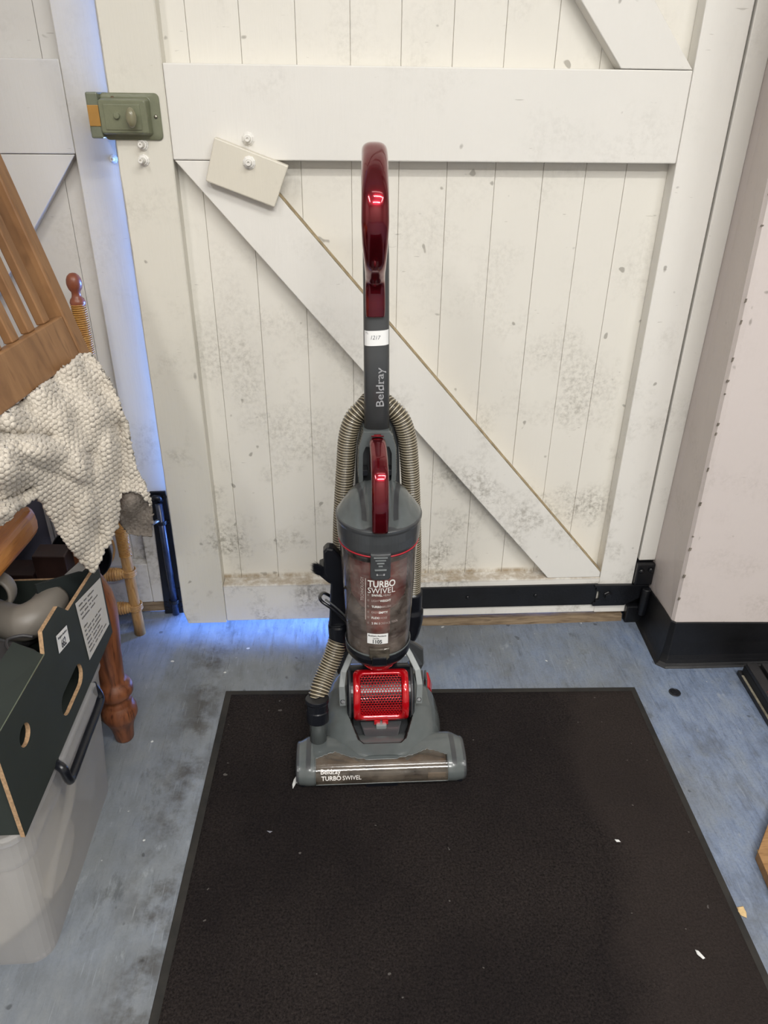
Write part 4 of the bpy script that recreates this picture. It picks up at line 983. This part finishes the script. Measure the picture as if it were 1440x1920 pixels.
plate('end_panel', [(-.98, .304), (X0-.006, .304), (X0-.006, .470), (-.98, .470)], [], lambda u, v, w_: Vector((u, .664+w_, v)), [GREEN, CARD], bx, .005)
plate('end_panel', [(-.98, .304), (X0-.006, .304), (X0-.006, .452), (X0-.03, .425), (-.98, .420)], [], lambda u, v, w_: Vector((u, 1.082+w_, v)), [GREEN, CARD], bx, .005)
plate('side_panel', [(.660, .304), (1.088, .304), (1.088, .47), (.660, .47)], [], lambda u, v, w_: Vector((-.98-w_, u, v)), [GREEN, CARD], bx, .005)
b = MB(); b.box(-.98, X0-.006, .665, 1.082, .304, .310); b.build('carton_base', GREEN, bx)
# inner corner reinforcement with a paper scrap
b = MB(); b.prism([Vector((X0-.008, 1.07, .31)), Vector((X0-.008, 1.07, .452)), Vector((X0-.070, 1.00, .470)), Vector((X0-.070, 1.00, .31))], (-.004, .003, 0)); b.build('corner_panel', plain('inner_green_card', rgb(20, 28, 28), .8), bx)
b = MB(); P4 = [PY(x, y, 1.06) for x, y in ((121, 1078), (146, 1080), (160, 1066), (150, 1052))]; b.prism(P4, (0, .001, 0)); b.build('paper_scrap', plain('grey_paper', rgb(138, 136, 134), .8), bx)
# the two labels on the side panel
lab = lambda u, v, off=.0006: Vector((X0+off, u, v))
# a parallelogram: corners found on the panel
qc = [PX(x, y, X0) for x, y in ((140, 1132), (187, 1083), (204, 1170), (167, 1238))]
def quadfn(q, off):
    def fn(u, v):   # u along reading direction, v up
        a = q[3].lerp(q[2], u); c = q[0].lerp(q[1], u); p = a.lerp(c, v); return Vector((X0+off, p.y, p.z))
    return fn
qa = [qc[0], qc[1], qc[2], qc[3]]
b = MB(); fn = quadfn(qa, .0008); b.add([fn(0, 0), fn(1, 0), fn(1, 1), fn(0, 1)], [(0, 1, 2, 3)]); l1 = b.build('typed_label', plain('label_paper', rgb(196, 194, 190), .7, .02), bx, fix=False); l1['label'] = 'large white typed label'
b = MB(); fn = quadfn(qa, .0012); rnd = random.Random(11)
rows = ['OVAL FIT      CARPETS', 'FIXTURES   STYLE', 'THE BEST OF A LINEN', 'HOUSEHOLD   GOODS', '', 'LOTS', 'IN THIS BOX ALL SOLD', 'AS SEEN   NO RETURNS', 'PARTS  A  COLLECTION', 'HOSES   TOOLS  AND', 'BAGS  X   ATTACHMENTS', 'PLEASE ASK AT THE DESK']
for i, s_ in enumerate(rows):
    if not s_: continue
    x = .08
    for wd in s_.split():
        L_ = .036*len(wd)
        if x+L_ > .94: break
        k = 0.0
        while k < L_-.01:
            g_ = rnd.uniform(.012, .026); y = .90-.074*i; hh = rnd.uniform(.022, .036)
            b.add([fn(x+k, y), fn(x+k+g_*.75, y), fn(x+k+g_*.75, y+hh), fn(x+k, y+hh)], [(0, 1, 2, 3)]); k += g_
        x += L_+rnd.uniform(.02, .05)
b.build('label_print', plain('grey_ink', rgb(112, 110, 108), .7), l1, fix=False)
q2 = [PX(x, y, X0) for x, y in ((104, 1193), (124, 1172), (130, 1202), (110, 1226))]
b = MB(); fn = quadfn(q2, .0008); b.add([fn(0, 0), fn(1, 0), fn(1, 1), fn(0, 1)], [(0, 1, 2, 3)]); l2 = b.build('lot_sticker', WHITE, bx, fix=False); l2['label'] = 'small white sticker reading 662'
b = MB(); fn = quadfn(q2, .0012); text(b, 'Rodgers Auctions', fn, .10, .72, .13, .80, bold=.03)
text(b, '662', lambda u, v: fn(.35+v, .78-u) if False else fn(.30+.40*u*1.0, .10+v), 0, 0, .46, 1.0, bold=.03)
b.build('sticker_print', INK, l2, fix=False)

# contents of the carton
def zpt(px, py, z): return PZ(px, py, z)
t = thing('grey_pipe', 'thick beige-grey curved plastic pipe lying in the green carton', 'pipe', zpt(30, 1165, .41))
b = MB(); b.tube(catmull([zpt(-60, 1128, .40), zpt(-10, 1155, .415), zpt(40, 1168, .425), zpt(78, 1150, .428), zpt(100, 1122, .425)], 8), [.030-.004*abs(i-18)/18 for i in range(33)], 22); b.build('pipe', BEIGE, t, smooth=True)
t = thing('pipe_cuff', 'pale ring-shaped hose end at the far left in the green carton', 'hose end', zpt(-8, 1112, .43))
b = MB(); c0 = zpt(-12, 1118, .445); b.rings([[c0+Vector((r*math.cos(a), h+r*.3*math.sin(a), r*math.sin(a))) for a in [2*PI*k/28 for k in range(28)]] for r, h in ((.030, .02), (.030, 0), (.027, -.004), (.023, -.002), (.021, .02))], False); b.build('ring', BEIGE, t, smooth=True)
t = thing('floor_tool', 'dark grey plastic vacuum tool lying in the front of the green carton', 'vacuum tool', zpt(20, 1235, .42))
b = MB(); b.prism([zpt(x, y, .44) for x, y in ((-30, 1195), (25, 1200), (72, 1215), (66, 1230), (20, 1262), (-30, 1290))], (0, 0, -.05)); b.build('tool_body', DGREY, t, bevel=.008)
b = MB(); b.tube(catmull([zpt(55, 1232, .452), zpt(18, 1218, .455), zpt(14, 1200, .452), zpt(40, 1192, .448), zpt(62, 1194, .444)], 8), .0028, 8); b.build('wire_clip', DGREY, t, smooth=True)
t = thing('dark_hose_end', 'charcoal pipe section under the beige pipe in the green carton', 'pipe', zpt(90, 1180, .36))
b = MB(); b.tube([zpt(-20, 1215, .365), zpt(70, 1165, .365)], .030, 20); b.build('pipe', DGREY, t, smooth=True)

# turned leg table
tb = thing('pine_table', 'orange pine table with thick turned legs standing behind the storage tub', 'table', (-.75, .9, 0))
LEG = [(.0165, 0), (.0185, .004), (.0215, .03), (.0245, .042), (.0300, .056), (.0355, .068), (.0350, .082), (.0290, .096), (.0270, .099), (.0275, .102), (.0250, .106), (.0240, .112), (.0290, .117), (.0350, .125), (.0355, .136), (.0320, .147), (.0265, .153), (.0235, .160), (.0240, .17), (.0280, .23), (.0340, .29), (.0365, .33), (.0330, .36), (.0250, .385), (.0190, .40), (.0190, .46), (.024, .47), (.024, .50)]
for lx, ly in ((-.4605, 1.128), (-1.02, 1.128), (-1.02, .56), (-.62, .50)):
    b = MB(); b.lathe(LEG, (lx, ly, 0), (0, 0, 1), 40); b.build('leg', PINEL, tb, smooth=True)
tt = [(-.54, .45), (-.531, .95), (-.520, 1.09), (-.520, 1.112), (-.530, 1.128), (-.550, 1.136), (-.575, 1.14), (-.575, 1.20), (-1.08, 1.20), (-1.08, .45)]
b = MB(); cx_, cy_ = -.75, .85
b.rings([[Vector((x+(cx_-x)*k, y+(cy_-y)*k, z)) for x, y in tt] for z, k in ((.500, .05), (.503, .02), (.512, .004), (.525, 0), (.538, .004), (.547, .02), (.550, .05))])
b.build('tabletop', PINE, tb, smooth=False, bevel=.003)

# slatted chair standing on the table
A = PY(170, 661, 1.15); U = Vector((-.032, -.27, -.004)).normalized(); Vv = (Vector((-.464, 1.15, 1.08))-A).normalized(); Vv = (Vv-U*Vv.dot(U)).normalized(); Nn = U.cross(Vv)
if Nn.x < 0: Nn = -Nn
chr_ = thing('slatted_chair', 'brown wooden slatted chair back standing on the table at the left', 'chair', (-.46, 1.15, .55))
def cbox(name, u0, u1, v0, v1, n0, n1, mat=BEECH, bev=.0025):
    b = MB(); vs = [A+U*u+Vv*v+Nn*n for n in (n0, n1) for v in (v0, v1) for u in (u0, u1)]
    b.add(vs, [(0, 2, 3, 1), (4, 5, 7, 6), (0, 1, 5, 4), (2, 6, 7, 3), (0, 4, 6, 2), (1, 3, 7, 5)]); return b.build(name, mat, chr_, bevel=bev)
cbox('stile', .0, .028, .0, .62, -.034, .0)
cbox('stile', .412, .440, .0, .62, -.034, .0)
cbox('bottom_rail', .0285, .4115, .004, .068, -.022, -.002)
cbox('top_rail', .0285, .4115, .53, .60, -.022, -.002)
for k in range(8): cbox('slat', .052+.0455*k, .052+.0455*k+.018, .068, .53, -.023, -.009, bev=.002)
for u in (.0, .412):
    p0 = A+U*(u+.014)+Vv*.004-Nn*.017; p1 = Vector((p0.x-.115, p0.y+.015, .5505)); b = MB()
    R = [[p+Vector((dx, dy, 0)) for dx, dy in ((-.016, -.014), (.016, -.014), (.016, .014), (-.016, .014))] for p in (p1, p0)]
    b.rings(R); b.build('leg', BEECH, chr_, bevel=.0025)
b = MB(); 
p0 = A+U*.03+Vv*.02-Nn*.03; p1 = A+U*.41+Vv*.02-Nn*.03
b.prism([p0, p1, p1+Vector((-.36, 0, -.02)), p0+Vector((-.36, 0, -.02))], (0, 0, -.022)); b.build('seat', BEECH, chr_, bevel=.002)

# cream waffle blanket
BK = [(-80, 865, .82), (-80, 960, .84), (0, 795, .885), (60, 748, .965), (120, 700, 1.045), (167, 664, 1.115), (207, 722, 1.10), (235, 790, 1.09), (252, 850, 1.09), (262, 900, 1.09), (285, 960, 1.10), (285, 1000, 1.12), (240, 995, 1.11), (225, 940, 1.05),
      (100, 800, .965), (160, 780, 1.02), (60, 850, .90), (140, 880, .955), (0, 880, .84), (0, 960, .85), (180, 1068, 1.01), (200, 1000, 1.03), (205, 940, 1.045), (120, 1005, .97), (85, 950, .95), (60, 930, .92), (160, 950, .98), (200, 860, 1.04)]
def bdepth(x, y):
    w_ = s_ = 0
    for px, py, Y in BK:
        k = 1/(((x-px)**2+(y-py)**2)+700)**2.0; w_ += k; s_ += k*Y
    Y = s_/w_
    def crease(x0, y0, x1, y1, wd, amp):
        dx, dy = x1-x0, y1-y0; t = max(0, min(1, ((x-x0)*dx+(y-y0)*dy)/(dx*dx+dy*dy))); d = math.hypot(x-x0-dx*t, y-y0-dy*t); return amp*math.exp(-(d/wd)**2)
    Y += crease(-20, 808, 95, 818, 9, .014)-crease(-20, 835, 110, 850, 13, .010)
    Y += crease(222, 800, 226, 960, 13, .016)-crease(205, 820, 175, 930, 16, .010)+crease(165, 850, 185, 1000, 10, .012)-crease(140, 930, 170, 1050, 12, .008)
    Y += crease(60, 870, 150, 905, 8, .008)+crease(-20, 948, 62, 912, 5, .022)-crease(-10, 968, 50, 938, 9, .012)
    Y += .008*noise.noise(Vector((x*.011, y*.011, 1)))
    return Y
OUT = [(-80, 850), (0, 785), (60, 738), (120, 690), (152, 664), (163, 661), (174, 667), (190, 690), (210, 722), (228, 765), (240, 805), (249, 850), (258, 884), (270, 905), (283, 940), (284, 948), (262, 925), (246, 922), (228, 925), (222, 938), (221, 960), (217, 985), (205, 1015), (192, 1038), (184, 1056), (181, 1068), (174, 1071),
       (160, 1060), (146, 1045), (130, 1025), (118, 1008), (106, 992), (97, 972), (86, 955), (78, 942), (66, 932), (56, 936), (42, 948), (26, 958), (20, 972), (4, 980), (-40, 1004), (-80, 1014)]
def inside(x, y, P):
    c = False; j = len(P)-1
    for i in range(len(P)):
        if (P[i][1] > y) != (P[j][1] > y) and x < (P[j][0]-P[i][0])*(y-P[i][1])/(P[j][1]-P[i][1])+P[i][0]: c = not c
        j = i
    return c
def cloth(name, OUT, depth, mat, parent, step=1.7, amp=.0042):
    xs = [p[0] for p in OUT]; ys = [p[1] for p in OUT]; x0, y0 = min(xs)-4, min(ys)-4; nx = int((max(xs)-x0+4)/step); ny = int((max(ys)-y0+4)/step); G = {}
    b = MB(); use = {}
    def P(i, j):
        return PY(x0+i*step, y0+j*step, depth(x0+i*step, y0+j*step))
    cells = []
    for j in range(ny):
        for i in range(nx):
            x, y = x0+(i+.5)*step, y0+(j+.5)*step; q = 2.5*noise.noise(Vector((x*.12, y*.12, 0)))
            if inside(x+q, y+q, OUT): cells.append((i, j))
    def vid(i, j):
        if (i, j) in use: return use[(i, j)]
        x, y = x0+i*step, y0+j*step; p = P(i, j); n = (P(i+1, j)-P(i-1, j)).cross(P(i, j+1)-P(i, j-1)).normalized()
        if n.y > 0: n = -n
        wx = x+6*noise.noise(Vector((x*.008, y*.008, 5))); wy = y+6*noise.noise(Vector((x*.008, y*.008, 9)))
        an = -.62; a = (wx*math.cos(an)+wy*math.sin(an))/9.6; c = (-wx*math.sin(an)+wy*math.cos(an))/8.4; a += .5*(math.floor(c) % 2)
        h = abs(math.sin(PI*a))**.5*abs(math.sin(PI*c))**.5
        h = amp*(h-.5)+.0012*noise.noise(Vector((x*.30, y*.30, 0)))+.0008*noise.noise(Vector((x*.8, y*.8, 4)))
        use[(i, j)] = len(b.v); b.v.append(p+n*h); return use[(i, j)]
    for i, j in cells:
        b.f.append([vid(i, j), vid(i+1, j), vid(i+1, j+1), vid(i, j+1)]); b.mi.append(0)
    return b.build(name, mat, parent, smooth=True, thick=.007, toff=0.0)
m = MatB('cream_fleece'); co = m.coords(); n = m.noise(330, 4, .7, co); n2 = m.noise(14, 3, .6, co)
c = m.ramp(n, [(.3, rgb(160, 151, 138)), (.62, rgb(210, 202, 189))]); c = m.mix(m.math('MULTIPLY', m.mask(n2, .45, .7), .3), c, rgb(190, 180, 164))
m.base(c); m.set(rough=.95, sheen=.3, spec=.1); m.bump(n, .55, .002); FLEECE = m.m
m = MatB('brown_fleece_underside'); co = m.coords(); n = m.noise(260, 4, .7, co); m.base(m.ramp(n, [(.3, rgb(104, 96, 88)), (.7, rgb(142, 134, 126))])); m.set(rough=.95, spec=.1); m.bump(n, .6, .002); FLEECED = m.m
bl = thing('blanket', 'cream waffle-textured fleece blanket draped below the slatted chair back', 'blanket', (-.40, 1.0, .62))
cloth('blanket_cloth', OUT, bdepth, FLEECE, bl)
OUT2 = [(221, 938), (228, 924), (246, 920), (264, 925), (284, 946), (286, 958), (286, 985), (284, 1003), (262, 1004), (240, 999), (229, 985), (221, 965)]
fc = cloth('folded_corner', OUT2, lambda x, y: bdepth(x, y)+.012+.00035*max(0, 250-x), FLEECED, bl, 2.2, .0012); fc['label'] = 'grey-brown underside of the fold'
# rattan stand by the door
rt = thing('rattan_stand', 'bamboo and rattan stand with round red-brown finial beside the left door', 'stand', (-.66, 1.47, 0))
def post(x, y):
    b = MB(); b.tube([(x, y, z) for z in (0, .05, .09, .18, .35, .6, .80)], [.0135, .0130, .0128, .0128, .0130, .0125, .0120], 18); p = b.build('post', CANE, rt, smooth=True)
    b = MB(); b.lathe([(.0135, .800), (.0150, .806), (.0130, .812), (.0095, .816), (.0085, .820), (.0085, .826), (.0122, .831), (.0142, .838), (.0146, .843), (.0136, .850), (.0108, .856), (.0060, .8602), (0, .8615)], (x, y, 0), (0, 0, 1), 24, False); b.build('finial', KNOB, p, smooth=True)
    # cane wound round the post in turns
    cm = wood('cane_binding', rgb(150, 96, 40), rgb(176, 128, 60), rgb(196, 150, 80), (90, 90, 90), .4)
    for z0, n in ((.66, 34), (.225, 34)):
        b = MB(); pts = [Vector((x+.0132*math.cos(a), y+.0132*math.sin(a), z0+.0042*a/(2*PI))) for a in [2*PI*k/14 for k in range(14*n)]]
        b.tube(pts, .0017, 6); b.build('cane_winding', cm, p, smooth=True)
    return p
for x, y in ((-.5085, 1.472), (-.80, 1.472)): post(x, y)
for z in (.180, .082):
    b = MB(); n = 60; pts = []; rs = []
    for i in range(241):
        u = i/240; xx = -.505-.30*u; rs.append((.0095+.006*smoothstep(0, .12, u))*(1+.10*math.sin(2*PI*u*52))); pts.append((xx, 1.466, z-.012*u))
    b.tube(pts, rs, 14); b.build('wrapped_rail', CANE, rt, smooth=True)
    b = MB()
    for k in range(4): b.tube([Vector((-.5085+.0160*math.cos(a), 1.472+.0160*math.sin(a), z-.006+.0040*k)) for a in [2*PI*q/20 for q in range(21)]], .0021, 6)
    b.build('binding', CANE, rt, smooth=True)
b = MB(); b.tube([Vector((-.585+.055*math.cos(a), 1.468, .255+.065*math.sin(a))) for a in [2*PI*q/40 for q in range(41)]], .0028, 8, False); b.build('cane_hoop', CANE, rt, smooth=True)

# board, tray and dark box half hidden behind
bd = thing('framed_board', 'blue-grey board with white fluted edge leaning behind the carton under the table', 'board', (-.62, 1.30, 0))
b = MB(); b.box(-.95, -.5905, 1.300, 1.315, .0, .48); b.build('panel', plain('blue_grey_board', rgb(120, 124, 146), .6, .05), bd)
for k in range(4):
    b = MB(); x = -.589+.0115*k; b.box(x, x+.0085, 1.294-(k % 2)*.003, 1.316, 0, .48); b.build('fluted_strip', plain('white_moulding', rgb(226, 228, 232), .4, .03), bd, bevel=.0025)
tr_ = thing('black_tray', 'round black tray standing behind the green carton under the blanket tip', 'tray', (-.50, 1.235, 0))
b = MB(); b.lathe([(.100, 0), (.104, .004), (.104, .010), (.098, .012), (.094, .006), (0, .005)], (-.510, 1.248, .355), (0, -1, .05), 48); b.v = [Vector((-.512+(v.x+.510)*.55, v.y, .375+(v.z-.355)*.55)) for v in b.v]; b.build('tray_body', BLACK, tr_, smooth=True)
b = MB(); b.box(-.53, -.49, 1.242, 1.262, 0, .322); b.build('tray_foot', BLACK, tr_, bevel=.003)
db = thing('brown_box', 'dark brown wooden box behind the green carton under the pine table', 'box', (-.65, 1.16, 0))
b = MB(); p1 = PY(-20, 1078, 1.18); p2 = PY(62, 1078, 1.18); p3 = PY(60, 1041, 1.18); p4 = PY(122, 1041, 1.18)
b.box(-.95, p2.x, 1.18, 1.235, 0, p2.z); b.build('low_side', BROWN, db, bevel=.002)
b = MB(); b.prism([Vector((p3.x, 1.175, 0)), Vector((p4.x, 1.175, 0)), Vector((p4.x, 1.175, p4.z)), Vector((p3.x, 1.175, p3.z))], (0, .045, 0)); b.build('raised_end', BROWN, db, bevel=.002)

# ------------------------------------------------------------------ things on the right
sp_ = thing('ribbed_platform', 'black ribbed plastic step lying on the floor by the right wall', 'step', (1.05, 1.10, 0))
T = Matrix.Translation((.9005, 1.262, 0)) @ Matrix.Rotation(math.radians(-4), 4, 'Z')
BP = plain('scuffed_black_plastic', rgb(30, 30, 32), .5, .4, 30, .3)
b = MB(); b.box(0, .34, -.40, 0, .0, .012, T); b.build('base', BP, sp_, bevel=.002)
b = MB(); b.box(.006, .33, -.39, -.008, .012, .034, T); b.build('deck', plain('deep_black_plastic', rgb(10, 10, 12), .6), sp_, bevel=.002)
for x0, x1 in ((.006, .030), (.040, .066), (.074, .118), (.130, .176), (.188, .234), (.246, .292)):
    b = MB(); b.box(x0, x1, -.385, -.014, .034, .046, T); b.build('slat', BP, sp_, bevel=.002)
b = MB(); b.box(.001, .006, -.35, -.02, .012, .0135, T); b.build('dirt_line', plain('dried_dirt', rgb(128, 122, 106), .9, .4, 60), sp_)
b = MB(); b.box(.012, .024, -.125, -.108, .046, .0465, T); b.build('red_mark', plain('red_mark', rgb(120, 40, 50), .5), sp_)

bo = thing('wooden_board', 'corner of a light brown wooden board at the right edge of the floor', 'board', (.95, .80, 0))
b = MB(); q = [PZ(x, y, .020) for x, y in ((1421, 1597), (1440, 1545))]; d_ = (q[1]-q[0]).normalized(); e_ = (PZ(1440, 1641, .020)-q[0]).normalized()
b.prism([q[0], q[0]+d_*.16, q[0]+d_*.16+e_*.2, q[0]+e_*.16], (0, 0, -.0195)); b.build('board', wood('raw_wood', rgb(120, 86, 50), rgb(146, 110, 70), rgb(160, 124, 82), (8, 60, 20), .7), bo, bevel=.001)
b = MB(); b.lathe([(.0125, .0003), (.0130, .0020), (.0105, .0030), (.0100, .0018), (.0062, .0018), (.0058, .0036), (0, .0036)], PZ(1265, 1299, 0), (0, 0, 1), 28); tag(b.build('floor_stud', BLACK, None, smooth=False, bevel=.0004, origin=PZ(1265, 1299, 0)), 'small round black rubber stud on the blue floor by the wall', 'floor cap')

def chip(name, pts, z, th, mat, label, cat, group=None):
    b = MB(); P = [PZ(x, y, z) for x, y in pts]; c = sum(P, Vector())/len(P)
    b.rings([[p+(c-p)*k+Vector((0, 0, h)) for p in P] for k, h in ((.1, .0002), (0, th*.4), (.25, th))]); return tag(b.build(name, mat, None, smooth=False, origin=c), label, cat, group)
WCH = plain('raw_wood_chip', rgb(196, 168, 122), .8, .15, 200); LINT = plain('white_lint', rgb(206, 206, 204), .9, .05)
chip('wood_chip', ((1381, 1702), (1393, 1700), (1399, 1712), (1400, 1722), (1390, 1718), (1381, 1711)), 0, .004, WCH, 'pale wood chip lying on the blue floor right of the mat', 'wood chip')
chip('lint', ((1303, 1781), (1309, 1783), (1322, 1797), (1318, 1799), (1307, 1790)), .009, .002, LINT, 'curled white feather of lint near the right end of the mat', 'lint')
chip('lint', ((1152, 1574), (1160, 1575), (1164, 1579), (1156, 1579)), .009, .0015, LINT, 'small white speck of lint on the right part of the mat', 'lint')
chip('paper_scrap', ((551, 1462), (558, 1452), (556, 1468), (549, 1480), (548, 1472)), .009, .003, LINT, 'white paper scrap at the left end of the vacuum head', 'paper scrap')
chip('lint', ((500, 1558), (511, 1559), (506, 1562)), .009, .001, plain('grey_lint', rgb(120, 120, 128), .9), 'faint grey thread on the mat left of the vacuum cleaner', 'lint')
chip('splinter', ((1419, 1594), (1421, 1600), (1424, 1604), (1422, 1595)), .0, .003, WCH, 'tiny pale splinter beside the wooden board corner', 'splinter')
